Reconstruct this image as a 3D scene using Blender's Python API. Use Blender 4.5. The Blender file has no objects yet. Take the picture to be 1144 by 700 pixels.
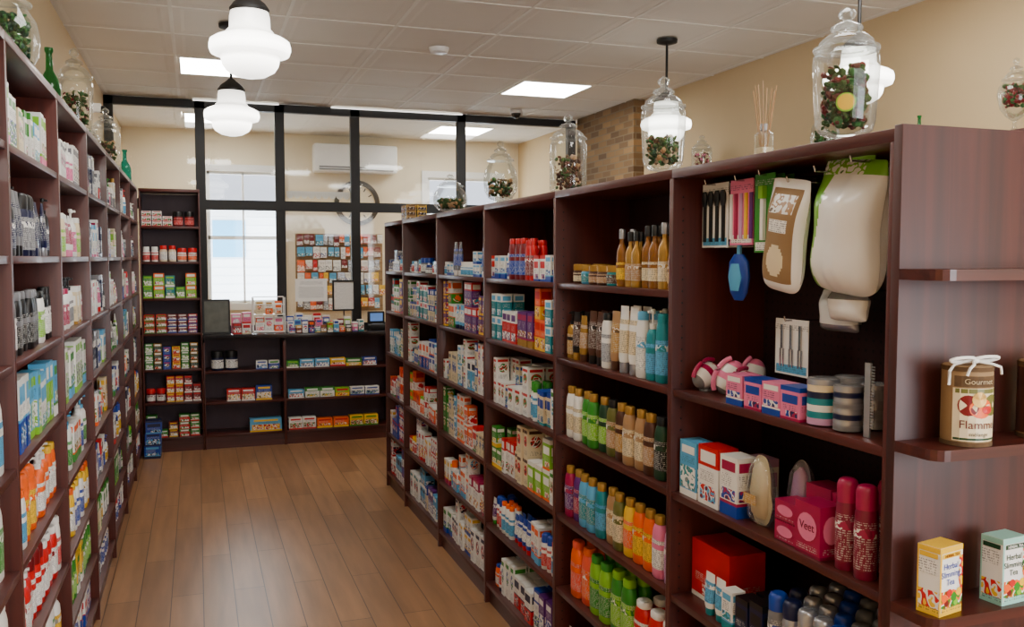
import bpy, bmesh, math, random
from mathutils import Vector, Matrix
R=random.Random(11)
S=bpy.context.scene
LK=S.collection.objects.link
def lin(c):
    return tuple(((x/255)/12.92 if x/255<=.04045 else ((x/255+.055)/1.055)**2.4) for x in c)+(1,)
PAL=dict(white=(240,238,232),cream=(228,210,172),red=(204,12,18),darkred=(118,12,20),orange=(244,96,6),yellow=(240,190,24),
 green=(44,136,32),lime=(132,194,34),darkgreen=(20,62,36),teal=(8,132,142),lightblue=(88,170,214),blue=(20,62,160),navy=(14,22,62),
 purple=(92,28,114),magenta=(164,10,72),berry=(126,8,52),pink=(232,120,162),lilac=(196,146,186),tan=(172,132,90),brown=(78,42,24),gold=(182,138,60),amber=(136,84,22),
 grey=(116,116,120),silver=(174,176,182),black=(14,14,16),olive=(104,104,44),coral=(236,84,60),mint=(150,204,190))
MATS={}
def nt(name):
    m=bpy.data.materials.new(name); m.use_nodes=True
    t=m.node_tree; b=t.nodes['Principled BSDF']; return m,t,b,t.nodes,t.links
def P(name,rgb,rough=.4,metal=0.,var=.06,scale=25.,coat=0,emis=0,bump=0):
    m,t,b,N,L=nt(name)
    tc=N.new('ShaderNodeTexCoord'); no=N.new('ShaderNodeTexNoise'); no.inputs['Scale'].default_value=scale
    L.new(tc.outputs['Object'],no.inputs['Vector'])
    mx=N.new('ShaderNodeMix'); mx.data_type='RGBA'
    c=lin(rgb); mx.inputs[6].default_value=tuple(x*(1-var) for x in c[:3])+(1,); mx.inputs[7].default_value=tuple(min(1,x*(1+var)) for x in c[:3])+(1,)
    L.new(no.outputs['Fac'],mx.inputs[0]); L.new(mx.outputs[2],b.inputs['Base Color'])
    b.inputs['Roughness'].default_value=rough; b.inputs['Metallic'].default_value=metal
    if coat: b.inputs['Coat Weight'].default_value=coat
    if bump:
        bp=N.new('ShaderNodeBump'); bp.inputs['Strength'].default_value=bump; bp.inputs['Distance'].default_value=.01; L.new(no.outputs['Fac'],bp.inputs['Height']); L.new(bp.outputs['Normal'],b.inputs['Normal'])
    if emis:
        b.inputs['Emission Color'].default_value=c; b.inputs['Emission Strength'].default_value=emis
    MATS[name]=m; return m
def math_(N,L,op,a,b=None):
    n=N.new('ShaderNodeMath'); n.operation=op
    for i,v in enumerate((a,b)):
        if v is None: continue
        if isinstance(v,(int,float)): n.inputs[i].default_value=v
        else: L.new(v,n.inputs[i])
    return n.outputs[0]
def printmat(base):
    key='print_'+base
    if key in MATS: return
    m,t,b,N,L=nt(key)
    tc=N.new('ShaderNodeTexCoord'); sp=N.new('ShaderNodeSeparateXYZ'); L.new(tc.outputs['Object'],sp.inputs[0])
    mp=N.new('ShaderNodeMapping'); mp.inputs['Scale'].default_value=(330,330,90); L.new(tc.outputs['Object'],mp.inputs[0])
    no=N.new('ShaderNodeTexNoise'); no.inputs['Scale'].default_value=1.; L.new(mp.outputs[0],no.inputs['Vector'])
    a=math_(N,L,'GREATER_THAN',no.outputs['Fac'],.5)
    fr=math_(N,L,'FRACT',math_(N,L,'MULTIPLY',sp.outputs[2],210.)); l=math_(N,L,'GREATER_THAN',fr,.5)
    f=math_(N,L,'MULTIPLY',math_(N,L,'MULTIPLY',a,l),.7)
    mx=N.new('ShaderNodeMix'); mx.data_type='RGBA'; c=PAL[base]
    ink=(40,44,70) if sum(c)>420 else (205,205,200)
    mx.inputs[6].default_value=lin(c); mx.inputs[7].default_value=lin(ink); L.new(f,mx.inputs[0]); L.new(mx.outputs[2],b.inputs['Base Color'])
    b.inputs['Roughness'].default_value=.45; MATS[key]=m
def art(a,b_,sc=75.):
    key='art_%s_%s'%(a,b_)
    if key in MATS: return key
    m,t,b,N,L=nt(key); tc=N.new('ShaderNodeTexCoord'); no=N.new('ShaderNodeTexNoise'); no.inputs['Scale'].default_value=sc*.6; no.inputs['Detail'].default_value=1.
    L.new(tc.outputs['Object'],no.inputs['Vector']); cr=N.new('ShaderNodeValToRGB'); r=cr.color_ramp; r.interpolation='CONSTANT'
    cols=[PAL[b_],PAL[a],(238,236,230),PAL[b_],tuple(int(x*.6) for x in PAL[a])]
    for k,(p,c) in enumerate(zip((0,.4,.5,.57,.64),cols)):
        e=r.elements[k] if k<2 else r.elements.new(p)
        e.position=p; e.color=lin(c)
    L.new(no.outputs['Fac'],cr.inputs[0]); L.new(cr.outputs[0],b.inputs['Base Color']); b.inputs['Roughness'].default_value=.4; MATS[key]=m; return key
for k,c in PAL.items():
    P(k,c,.38 if k not in('silver','gold','amber') else .25,.6 if k=='silver' else (.35 if k=='gold' else 0)); printmat(k)
def glass(name,tint,g=1.,mxf=.45):
    m,t,b,N,L=nt(name); N.remove(b); o=N['Material Output']
    tr=N.new('ShaderNodeBsdfTransparent'); tr.inputs[0].default_value=tint
    gl=N.new('ShaderNodeBsdfGlossy'); gl.inputs['Roughness'].default_value=.04; gl.inputs[0].default_value=(1,1,1,1)
    df=N.new('ShaderNodeBsdfTranslucent'); df.inputs[0].default_value=(.7,.73,.72,1)
    d2=N.new('ShaderNodeBsdfDiffuse'); d2.inputs[0].default_value=(.7,.73,.72,1)
    ad=N.new('ShaderNodeMixShader'); L.new(df.outputs[0],ad.inputs[1]); L.new(d2.outputs[0],ad.inputs[2])
    m2=N.new('ShaderNodeMixShader'); m2.inputs[0].default_value=.25; L.new(gl.outputs[0],m2.inputs[1]); L.new(ad.outputs[0],m2.inputs[2])
    fz=N.new('ShaderNodeFresnel'); fz.inputs[0].default_value=1.45
    f=math_(N,L,'MINIMUM',math_(N,L,'MULTIPLY',fz.outputs[0],g),mxf); mx=N.new('ShaderNodeMixShader'); L.new(f,mx.inputs[0]); L.new(tr.outputs[0],mx.inputs[1]); L.new(m2.outputs[0] if name!='pane' else gl.outputs[0],mx.inputs[2]); L.new(mx.outputs[0],o.inputs[0]); MATS[name]=m
glass('glass',(.94,.96,.95,1),1.3,.55); glass('pane',(.95,.96,.96,1),1.2); glass('greenglass',(.08,.5,.18,1)); glass('tealglass',(.1,.6,.55,1)); glass('plastic_film',(.9,.92,.93,1),2.2,.5)
def wood(name,c1,c2,sc,rough=.38,coat=.08):
    m,t,b,N,L=nt(name); tc=N.new('ShaderNodeTexCoord'); mp=N.new('ShaderNodeMapping'); mp.inputs['Scale'].default_value=sc
    L.new(tc.outputs['Object'],mp.inputs[0]); no=N.new('ShaderNodeTexNoise'); no.inputs['Scale'].default_value=1.; no.inputs['Detail'].default_value=6.; no.inputs['Distortion'].default_value=.6
    L.new(mp.outputs[0],no.inputs['Vector']); cr=N.new('ShaderNodeValToRGB'); cr.color_ramp.elements[0].position=.3; cr.color_ramp.elements[1].position=.72
    cr.color_ramp.elements[0].color=lin(c1); cr.color_ramp.elements[1].color=lin(c2); L.new(no.outputs['Fac'],cr.inputs[0]); L.new(cr.outputs[0],b.inputs['Base Color'])
    b.inputs['Roughness'].default_value=rough; b.inputs['Coat Weight'].default_value=coat; MATS[name]=m
wood('wood_v',(66,22,17),(90,36,27),(44,44,1.4)); wood('wood_h',(64,22,17),(88,35,27),(44,1.4,44)); wood('wood_x',(60,20,15),(84,33,25),(1.4,44,44))
wood('wood_end',(50,15,11),(80,30,22),(30,30,1.1),.48,0)
wood('wood_back',(40,15,13),(52,21,19),(10,10,2.),.5,0); wood('plum',(76,58,72),(90,72,84),(6,6,2),.5,0)
P('wall_paint',(204,179,138),.8,var=.03,scale=4); P('back_paint',(236,222,192),.8,var=.03,scale=4); P('black_frame',(12,11,12),.5); P('granite',(38,34,36),.15,var=.6,scale=160)
P('ceil',(228,222,210),.85,var=.02,scale=6); P('tbar',(236,232,222),.6); P('panel',(255,252,245),.5,emis=23.); P('trim_glow',(255,252,245),.5,emis=2.)
P('chrome',(190,190,195),.15,1.); P('rope',(240,238,232),.9); P('paper',(240,238,232),.7); P('moss',(58,84,34),.9,var=.5,scale=120,bump=.3); P('leaf',(44,104,40),.6)
P('petal',(100,52,38),.9,var=.4,scale=90); P('husk',(90,66,40),.9,var=.4,scale=90); P('kraft',(146,116,78),.75)
P('siding',(238,242,246),.8); P('sidegrey',(218,224,230),.8); P('plastic_white',(240,240,238),.35); P('cotton',(250,250,248),.35,var=.03,scale=18,bump=.25,coat=.5); P('bag_green',(124,192,66),.3,var=.1,scale=20,bump=.3,coat=.5); P('screen',(90,130,190),.2,emis=.6); P('roof',(110,110,116),.8)
m,t,b,N,L=nt('lampglass'); tc=N.new('ShaderNodeTexCoord'); sp=N.new('ShaderNodeSeparateXYZ'); L.new(tc.outputs['Object'],sp.inputs[0])
f=math_(N,L,'DIVIDE',math_(N,L,'MULTIPLY',sp.outputs[2],-1.),.265); cr=N.new('ShaderNodeValToRGB'); r=cr.color_ramp; r.elements[0].position=0; r.elements[0].color=(.14,.14,.14,1); r.elements[1].position=1; r.elements[1].color=(.3,.3,.3,1)
for p,v in((.3,.4),(.36,.2),(.44,.6),(.56,1),(.62,.85),(.69,.4),(.75,.9),(.84,.7)):  # shade put into the glow: dimmer at neck, step seams and bottom
    e=r.elements.new(p); e.color=(v,v,v,1)
L.new(f,cr.inputs[0]); b.inputs['Base Color'].default_value=(.85,.84,.8,1); b.inputs['Roughness'].default_value=.25; b.inputs['Emission Color'].default_value=(1,.96,.88,1); L.new(math_(N,L,'MULTIPLY',cr.outputs[0],9.),b.inputs['Emission Strength']); MATS['lampglass']=m
m,t,b,N,L=nt('floor_wood'); tc=N.new('ShaderNodeTexCoord'); sp=N.new('ShaderNodeSeparateXYZ'); L.new(tc.outputs['Object'],sp.inputs[0])
cb=N.new('ShaderNodeCombineXYZ'); L.new(sp.outputs[1],cb.inputs[0]); L.new(sp.outputs[0],cb.inputs[1])
br=N.new('ShaderNodeTexBrick'); br.inputs['Scale'].default_value=1.; br.inputs['Brick Width'].default_value=1.1; br.inputs['Row Height'].default_value=.14; br.inputs['Mortar Size'].default_value=.0024; br.inputs['Bias'].default_value=0
br.inputs['Color1'].default_value=lin((172,126,86)); br.inputs['Color2'].default_value=lin((146,104,70)); br.inputs['Mortar'].default_value=lin((84,58,40)); L.new(cb.outputs[0],br.inputs['Vector'])
mp=N.new('ShaderNodeMapping'); mp.inputs['Scale'].default_value=(18,1.6,1); L.new(tc.outputs['Object'],mp.inputs[0]); no=N.new('ShaderNodeTexNoise'); no.inputs['Scale'].default_value=1.; no.inputs['Detail'].default_value=7.; L.new(mp.outputs[0],no.inputs['Vector'])
cr=N.new('ShaderNodeValToRGB'); cr.color_ramp.elements[0].position=.3; cr.color_ramp.elements[1].position=.7; cr.color_ramp.elements[0].color=(.72,.7,.68,1); cr.color_ramp.elements[1].color=(1.08,1.06,1.03,1); L.new(no.outputs['Fac'],cr.inputs[0])
mx=N.new('ShaderNodeMix'); mx.data_type='RGBA'; mx.blend_type='MULTIPLY'; mx.inputs[0].default_value=1; L.new(br.outputs[0],mx.inputs[6]); L.new(cr.outputs[0],mx.inputs[7]); L.new(mx.outputs[2],b.inputs['Base Color']); b.inputs['Roughness'].default_value=.34; b.inputs['IOR'].default_value=1.7
bp=N.new('ShaderNodeBump'); bp.inputs['Strength'].default_value=.2; bp.inputs['Distance'].default_value=.002; L.new(br.outputs['Fac'],bp.inputs['Height']); bp.invert=True; L.new(bp.outputs[0],b.inputs['Normal']); MATS['floor_wood']=m
m,t,b,N,L=nt('brick'); tc=N.new('ShaderNodeTexCoord'); sp=N.new('ShaderNodeSeparateXYZ'); L.new(tc.outputs['Object'],sp.inputs[0])
cb=N.new('ShaderNodeCombineXYZ'); L.new(math_(N,L,'ADD',sp.outputs[1],sp.outputs[0]),cb.inputs[0]); L.new(sp.outputs[2],cb.inputs[1])
br=N.new('ShaderNodeTexBrick'); br.inputs['Scale'].default_value=1.; br.inputs['Brick Width'].default_value=.17; br.inputs['Row Height'].default_value=.055; br.inputs['Mortar Size'].default_value=.006
br.inputs['Color1'].default_value=lin((156,122,80)); br.inputs['Color2'].default_value=lin((96,72,48)); br.inputs['Mortar'].default_value=lin((132,114,88)); L.new(cb.outputs[0],br.inputs['Vector']); L.new(br.outputs[0],b.inputs['Base Color']); b.inputs['Roughness'].default_value=.9
bp=N.new('ShaderNodeBump'); bp.inputs['Strength'].default_value=.9; bp.inputs['Distance'].default_value=.015; bp.invert=True; L.new(br.outputs['Fac'],bp.inputs['Height']); L.new(bp.outputs[0],b.inputs['Normal']); MATS['brick']=m
m,t,b,N,L=nt('pegboard'); tc=N.new('ShaderNodeTexCoord'); sp=N.new('ShaderNodeSeparateXYZ'); L.new(tc.outputs['Object'],sp.inputs[0])
fy=math_(N,L,'SUBTRACT',math_(N,L,'FRACT',math_(N,L,'MULTIPLY',sp.outputs[1],40.)),.5); fz=math_(N,L,'SUBTRACT',math_(N,L,'FRACT',math_(N,L,'MULTIPLY',sp.outputs[2],40.)),.5)
d2=math_(N,L,'ADD',math_(N,L,'MULTIPLY',fy,fy),math_(N,L,'MULTIPLY',fz,fz)); h=math_(N,L,'LESS_THAN',d2,.03)
mx=N.new('ShaderNodeMix'); mx.data_type='RGBA'; mx.inputs[6].default_value=lin((44,20,20)); mx.inputs[7].default_value=lin((6,4,4)); L.new(h,mx.inputs[0]); L.new(mx.outputs[2],b.inputs['Base Color']); MATS['pegboard']=m

class MB:
    def __init__(s): s.v=[];s.f=[];s.m=[];s.mats=[]
    def mi(s,n):
        if n not in s.mats: s.mats.append(n)
        return s.mats.index(n)
    def poly(s,pts,mat):
        i=len(s.v); s.v+= [tuple(p) for p in pts]; s.f.append(tuple(range(i,i+len(pts)))); s.m.append(s.mi(mat)); return s
    def box(s,x0,x1,y0,y1,z0,z1,mat):
        i=len(s.v); s.v+=[(x,y,z) for z in(z0,z1) for x,y in((x0,y0),(x1,y0),(x1,y1),(x0,y1))]
        for q in((3,2,1,0),(4,5,6,7),(0,1,5,4),(1,2,6,5),(2,3,7,6),(3,0,4,7)):
            s.f.append(tuple(i+k for k in q)); s.m.append(s.mi(mat))
        return s
    def rings(s,rg,mat,seg=18,n=2.,top=True,bot=True,cx=0,cy=0):
        i=len(s.v); k0=s.mi(mat)
        for (rx,ry,z) in rg:
            for j in range(seg):
                a=2*math.pi*(j+.5)/seg; c,q=math.cos(a),math.sin(a); e=2/n
                s.v.append((cx+rx*math.copysign(abs(c)**e,c),cy+ry*math.copysign(abs(q)**e,q),z))
        for r in range(len(rg)-1):
            for j in range(seg):
                a=i+r*seg+j; b=i+r*seg+(j+1)%seg; s.f.append((a,b,b+seg,a+seg)); s.m.append(k0)
        if bot: s.f.append(tuple(i+j for j in reversed(range(seg)))); s.m.append(k0)
        if top:
            o=i+(len(rg)-1)*seg; s.f.append(tuple(o+j for j in range(seg))); s.m.append(k0)
        return s
    def add(s,o,M=None):
        i=len(s.v); s.v+=[tuple(M@Vector(p)) if M else p for p in o.v]
        for f,m in zip(o.f,o.m): s.f.append(tuple(i+k for k in f)); s.m.append(s.mi(o.mats[m]))
        return s
    def cyl(s,p0,p1,r,mat,seg=10,r1=None):
        p0,p1=Vector(p0),Vector(p1); d=p1-p0; q=d.to_track_quat('Z','Y').to_matrix().to_4x4(); q.translation=p0
        return s.add(MB().rings([(r,r,0),(r if r1 is None else r1,)*2+(d.length,)],mat,seg),q)
    def tubeloop(s,pts,r,mat,seg=10,closed=False):
        n=len(pts); P_=[Vector(p) for p in pts]; i0=len(s.v); k=s.mi(mat)
        for i in range(n):
            a=P_[(i-1)%n] if (closed or i>0) else P_[i]; b=P_[(i+1)%n] if (closed or i<n-1) else P_[i]
            q=(b-a).to_track_quat('Z','Y')
            for j in range(seg): s.v.append(tuple(P_[i]+q@Vector((r*math.cos(2*math.pi*j/seg),r*math.sin(2*math.pi*j/seg),0))))
        for i in range(n if closed else n-1):
            for j in range(seg):
                A=i0+i*seg; B=i0+((i+1)%n)*seg; s.f.append((A+j,A+(j+1)%seg,B+(j+1)%seg,B+j)); s.m.append(k)
        if not closed: s.f.append(tuple(i0+j for j in reversed(range(seg)))); s.f.append(tuple(i0+(n-1)*seg+j for j in range(seg))); s.m+=[k,k]
        return s
    def ball(s,c,r,mat,seg=10,nr=6,sz=1.):
        rg=[(r*math.sin(math.pi*k/nr)+1e-5,)*2+(c[2]-r*sz*math.cos(math.pi*k/nr),) for k in range(nr+1)]
        return s.rings(rg,mat,seg,cx=c[0],cy=c[1],top=False,bot=False)
    def mesh(s,name,bevel=0,seg=2):
        me=bpy.data.meshes.new(name); me.from_pydata(s.v,[],s.f)
        for n in s.mats: me.materials.append(MATS[n])
        me.polygons.foreach_set('material_index',s.m); me.polygons.foreach_set('use_smooth',[True]*len(s.f)); me.update()
        if bevel:
            bm=bmesh.new(); bm.from_mesh(me); ed=[e for e in bm.edges if len(e.link_faces)==2 and e.calc_face_angle(0)>.6]
            bmesh.ops.bevel(bm,geom=ed,offset=bevel,segments=seg,profile=.5,affect='EDGES'); bm.to_mesh(me); bm.free()
            me.polygons.foreach_set('use_smooth',[True]*len(me.polygons))
        me.set_sharp_from_angle(angle=.7); return me
def ob(name,me,loc=(0,0,0),rz=0,parent=None,label=None,cat=None,group=None,kind=None,rot=None):
    o=bpy.data.objects.new(name,me); o.location=loc; o.rotation_euler=rot if rot else (0,0,rz); LK(o)
    if parent is not None: o.parent=parent
    if label:
        if len(label.split())>12: print('LONG',label)
        o['label']=label
    if cat: o['category']=cat
    if group: o['group']=group
    if kind: o['kind']=kind
    return o
def struct(name,mb,bevel=0): return ob(name,mb.mesh(name,bevel),kind='structure')
def thing(name,loc,parts,label,cat,rz=0,group=None,rot=None,bevel=0):
    r=ob(name,None,loc,rz,None,label,cat,group,None,rot); r.empty_display_size=.05
    for p in parts:
        nm,mb=p[0],p[1]; bv=p[2] if len(p)>2 else bevel
        me=mb if isinstance(mb,bpy.types.Mesh) else mb.mesh(nm,bv)
        ob(nm,me,parent=r)
    return r
def textmesh(s,size,mat,ls=1.):
    cu=bpy.data.curves.new('t','FONT'); cu.body=s; cu.size=size; cu.align_x='CENTER'; cu.align_y='CENTER'; cu.space_line=ls; cu.extrude=.0002
    o=bpy.data.objects.new('t',cu); LK(o); bpy.context.view_layer.update(); dg=bpy.context.evaluated_depsgraph_get()
    me=bpy.data.meshes.new_from_object(o.evaluated_get(dg)); bpy.data.objects.remove(o); me.transform(Matrix.Rotation(math.pi/2,4,'X'))
    me.materials.clear(); me.materials.append(MATS[mat]); return me

# ---------------- room ----------------
H=2.92
struct('floor',MB().box(-.85,3.75,-1.6,10.15,-.05,0,'floor_wood'))
struct('wall_left',MB().box(-.85,-.69,-1.6,10.15,0,H+.1,'wall_paint'))
struct('wall_right',MB().box(3.6,3.75,-1.6,10.15,0,H+.1,'wall_paint'))
struct('wall_column',MB().box(3.5,3.6,6.85,8.04,0,H,'brick'))
def wallwin(name,y0,y1,ops,mat,x0=-.69,x1=3.6):
    mb=MB(); xs=x0
    for (a,b,c,d) in ops:
        mb.box(xs,a,y0,y1,0,H+.1,mat); mb.box(a,b,y0,y1,0,c,mat); mb.box(a,b,y0,y1,d,H+.1,mat); xs=b
    mb.box(xs,x1,y0,y1,0,H+.1,mat); struct(name,mb)
wallwin('wall_back',10.,10.15,[(.12,.85,1.1,2.5),(2.5,3.35,1.1,2.5)],'back_paint')
wallwin('wall_front',-1.6,-1.45,[(1.6,3.2,1.0,2.0)],'wall_paint')
for i,(a,b,c,d,y) in enumerate([(.12,.85,1.1,2.5,9.99),(2.5,3.35,1.1,2.5,9.99)]):
    w=MB()
    for q in((a-.07,a,c-.07,d+.07),(b,b+.07,c-.07,d+.07),(a,b,d,d+.07),(a,b,c-.07,c)): w.box(q[0],q[1],y-.02,y,q[2],q[3],'plastic_white')
    for q in((a,a+.03,c,d),(b-.03,b,c,d),(a,b,d-.03,d),(a,b,c,c+.03),(a,b,(c+d)/2-.02,(c+d)/2+.02),((a+b)/2-.01,(a+b)/2+.01,c,d)): w.box(q[0],q[1],y+.03,y+.07,q[2],q[3],'plastic_white')
    struct('window_%d'%(i+2),w)
T=.61; ox=.2-T/2; oy=6.7-T/2
lights=[(0,0),(4,0),(0,-6),(4,-6),(2,-8),(0,-12),(4,-12),(4,4),(0,4)]
cm=MB(); tb=MB()
for i in range(-2,7):
    for j in range(-14,7):
        x0=ox+i*T; y0=oy+j*T; x1=x0+T; y1=y0+T
        if (i,j) in lights: continue
        e=.05; e2=.07; z0=H
        def rect(a,z): return [(x0+a,y0+a,z),(x1-a,y0+a,z),(x1-a,y1-a,z),(x0+a,y1-a,z)]
        A,B,C=rect(0,z0),rect(e,z0),rect(e2,z0+.003)
        for P0,P1 in((A,B),(B,C)):
            for k in range(4): cm.poly([P0[k],P1[k],P1[(k+1)%4],P0[(k+1)%4]],'ceil')
        cm.poly(list(reversed(C)),'ceil')
cm.box(-.85,3.75,-1.6,10.15,H+.06,H+.1,'ceil')
struct('ceiling',cm)
for i in range(-1,7):
    x=ox+i*T
    if -.68<x<3.59: tb.box(x-.01,x+.01,-1.45,8.04,H-.004,H-.0005,'tbar')
for j in range(-13,3):
    y=oy+j*T; tb.box(-.69,3.6,y-.01,y+.01,H-.0045,H-.0007,'tbar')
struct('trim_1',tb)
for (i,j) in lights:
    cx=ox+(i+.5)*T; cy=oy+(j+.5)*T; e=T/2-.011
    thing('ceiling_light_panel',(cx,cy,H-.004),[('diffuser',MB().box(-e+.02,e-.02,-e+.02,e-.02,-.002,.012,'panel')),
      ('light_frame',MB().box(-e,e,-e,-e+.02,-.004,.02,'tbar').box(-e,e,e-.02,e,-.004,.02,'tbar').box(-e,-e+.02,-e+.02,e-.02,-.004,.02,'tbar').box(e-.02,e,-e+.02,e-.02,-.004,.02,'tbar'))],
      'square white recessed ceiling light panel, lit','ceiling light',group='recessed ceiling light panels')
fr=MB(); Yp=8.08
xs=[-.66,.05,.705,1.36,2.35,3.46]
for x in xs: fr.box(x-.04,x+.04,Yp,Yp+.06,.95,H-.01,'black_frame')
fr.box(-.69,3.5,Yp,Yp+.06,H-.075,H-.007,'black_frame'); fr.box(-.69,3.5,Yp-.004,Yp+.058,1.995,2.08,'black_frame'); fr.box(-.69,3.5,Yp+.002,Yp+.058,.94,1.0,'black_frame')
w1=struct('window_1',fr); pm=MB()
for a,b in zip(xs[:-1],xs[1:]):
    for c,d in((1.,1.995),(2.08,H-.075)): pm.box(a+.04,b-.04,Yp+.026,Yp+.032,c,d,'pane')
gp=ob('glass_pane',pm.mesh('glass_pane'),parent=w1); gp['kind']='structure'
struct('wall_partition',MB().box(-.69,3.6,Yp,Yp+.06,0,.94,'wall_paint'))
struct('trim_2',MB().box(-.0,.7,Yp-.03,Yp-.004,H-.016,H-.008,'trim_glow').box(1.15,2.35,Yp-.03,Yp-.004,H-.016,H-.008,'trim_glow'))  # bright line as glow put into the trim's material, not a lamp
thing('air_conditioner',(1.66,9.999,2.51),[('housing',MB().box(-.45,.45,-.22,0,.0,.3,'plastic_white'),.02),('air_vent',MB().box(-.4,.4,-.226,-.21,.02,.06,'grey').box(-.4,.4,-.23,-.221,.035,.042,'plastic_white'))],'white wall-mounted split air conditioner on the rear room wall','air conditioner')
ck=MB().rings([(.25,.25,0),(.25,.25,.03),(.2,.2,.035),(.2,.2,.02)],'black',32,top=False)
RX=Matrix.Rotation(math.pi/2,4,'X')
def rx(mb): return MB().add(mb,RX)
hands=MB().box(-.006,.006,-.03,-.026,0,.14,'black').box(0,.1,-.03,-.026,-.006,.006,'black')
for k in range(12):
    a=k*math.pi/6; hands.add(MB().box(-.006,.006,-.026,-.0205,.145,.185,'black'),Matrix.Rotation(a,4,'Y'))
thing('wall_clock',(1.695,9.999,2.19),[('rim',rx(ck)),('clock_face',rx(MB().rings([(.2,.2,.005),(.2,.2,.02)],'back_paint',32))),('clock_hand',hands)],'round black-rimmed wall clock with pale face','clock')
sl=MB().box(0,.95,-.03,0,0,.85,'kraft')
for k in range(9): sl.box(0,.95,-.034,-.03,k*.095+.05,k*.095+.056,'brown')
ob('slatwall_panel',sl.mesh('s'),(1.02,9.999,1.0),label='tan slatwall panel hung with packaged goods',cat='display panel')
for r_ in range(6):
    xx=1.035
    while xx<1.93:
        wd=R.uniform(.04,.08); c1,c2=R.choice([('white','blue'),('lightblue','white'),('red','white'),('silver','grey'),('orange','white'),('white','red'),('white','silver'),('yellow','red'),('darkred','white'),('lightblue','teal')])
        h_=R.uniform(.09,.13); mb=MB().box(-wd/2,wd/2,-.02,0,-h_,0,c1).box(-wd/2-.001,wd/2+.001,-.021,-.001,-h_*.95,-h_*R.uniform(.4,.7),art(c1,c2)).box(-wd*.35,wd*.35,-.022,-.02,-h_*.35,-.015,'print_'+c1)
        ob('hanging_package',mb.mesh('h'),(xx+wd/2,9.963,1.845-r_*.14-R.uniform(0,.008)),label='%s and %s hanging package on the slatwall panel'%(c1,c2),cat='package',group='packages on the slatwall panel')
        xx+=wd+R.uniform(.004,.02)
va=MB()
for k in range(9):
    x=.76+k*.062; va.poly([(x,0,.0),(x,0,-.035)]+[(x+.031-.031*math.cos(a),0,-.035-.032*math.sin(a)) for a in (.6,1.2,1.57,2.,2.6)]+[(x+.062,0,-.035),(x+.062,0,0)],'paper')
ob('scalloped_valance',va.mesh('v'),(0.,Yp+.0605,2.175),label='white scalloped paper valance behind the glass partition',cat='valance')
bl=MB().box(-6,10,0,.2,-1,2.6,'siding')
for k in range(22): bl.box(-6,10,-.01,0,-1+k*.16,-1+k*.16+.012,'sidegrey')
for x in(-1.5,.3,3.6,6): bl.box(x,x+.6,-.04,0,1.6,2.3,'lightblue')
bl.poly([(-6.2,-.4,2.6),(10.2,-.4,2.6),(10.2,3,4.2),(-6.2,3,4.2)],'roof')
ob('neighbouring_building',bl.mesh('b'),(0,18,0),label='pale clapboard building seen through the rear windows',cat='building')

# ---------------- shelving ----------------
YF=7.75
SIDE=dict(R=(1.225,1,'x'),L=(-.43,-1,'x'),B=(YF,1,'y'),W=(3.35,1,'x'))
def shelfunit(side,a0,a1,depth,hs,top,label,name='shelving_unit',backm='wood_back',full=None,group=None,topw=True,peg=False):
    F,sg,ax=SIDE[side]; ac=(a0+a1)/2; t=.011; fd=full or depth
    vm,hm='wood_v',('wood_h' if ax=='x' else 'wood_x')
    def bx(u0,u1,d0,d1,z0,z1,m):
        if ax=='x':
            p,q=sorted((sg*d0,sg*d1)); return MB().box(p,q,u0-ac,u1-ac,z0,z1,m)
        return MB().box(u0-ac,u1-ac,d0,d1,z0,z1,m)
    loc=(F,ac,0) if ax=='x' else (ac,F,0)
    sp1=bx(a0,a0+t,0,fd,0,top-.025,vm); sp2=bx(a1-t,a1,0,fd,0,top-.025,vm)
    parts=[('side_panel',sp1,.0012),('side_panel',sp2,.0012),
       ('kickboard',bx(a0+t,a1-t,.02,.035,0,hs[0]-.02,hm)),
       ('back_panel',bx(a0+t,a1-t,depth-.01,depth,0.0,top-.026,'pegboard' if peg else backm))]
    if side=='R' and a0<3:
        ph=MB(); zz=.15
        while zz<top-.06:
            ph.add(MB().rings([(.003,.003,0),(.003,.003,.0006)],'black',8),Matrix.Translation((.03*sg,a1-t-ac,zz))@Matrix.Rotation(math.pi/2,4,'X')); zz+=.032
        parts.append(('shelf_pin_holes',ph))
    if topw: parts.append(('top_panel',bx(a0,a1,0,fd,top-.025,top,hm),.0015))
    for z in hs: parts.append(('shelf',bx(a0+t+.0005,a1-t-.0005,.004,depth-.0105,z-.02,z,hm),.0015))
    if full:
        parts.append(('shelf',bx(a0+t,a1-t,depth,full,.08,.1,hm)))
        for z in hs[1:]: parts.append(('shelf',bx(a0+t,a1-t,depth,full-.004,z-.02,z,hm)))
    o=thing(name,loc,parts,label,'shelving unit',group=group)
    for c in o.children:
        if c.name.startswith('shelf_pin_holes'): c['kind']='stuff'
    return o
yR=[1.345,2.17,3.015,3.86,4.705,5.55,6.12]; hR=[.10,.375,.65,.94,1.225,1.495]
for i in range(6):
    hs=hR if i else hR[:5]
    shelfunit('R',yR[i],yR[i+1],.305,hs,1.825,'dark mahogany low shelving unit %s'%('with pegboard back and hanging goods' if i==0 else 'filled with boxed and bottled products'),full=.61,group='central shelving units',peg=(i==0))
yL=[1.64+.865*i for i in range(8)]; hL=[.10,.30,.54,.80,1.06,1.32,1.59,1.87]
for i in range(7): shelfunit('L',yL[i],yL[i+1],.25,hL,2.14,'tall dark mahogany wall shelving unit filled with toiletries',group='wall shelving units')
for i in range(6): shelfunit('W',1.2+.87*i,1.2+.87*(i+1),.24,hL,2.14,'tall dark mahogany shelving unit against the cream wall',group='far wall shelving units')
hB=[.12,.41,.68,.975,1.26,1.555,1.84]
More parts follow.
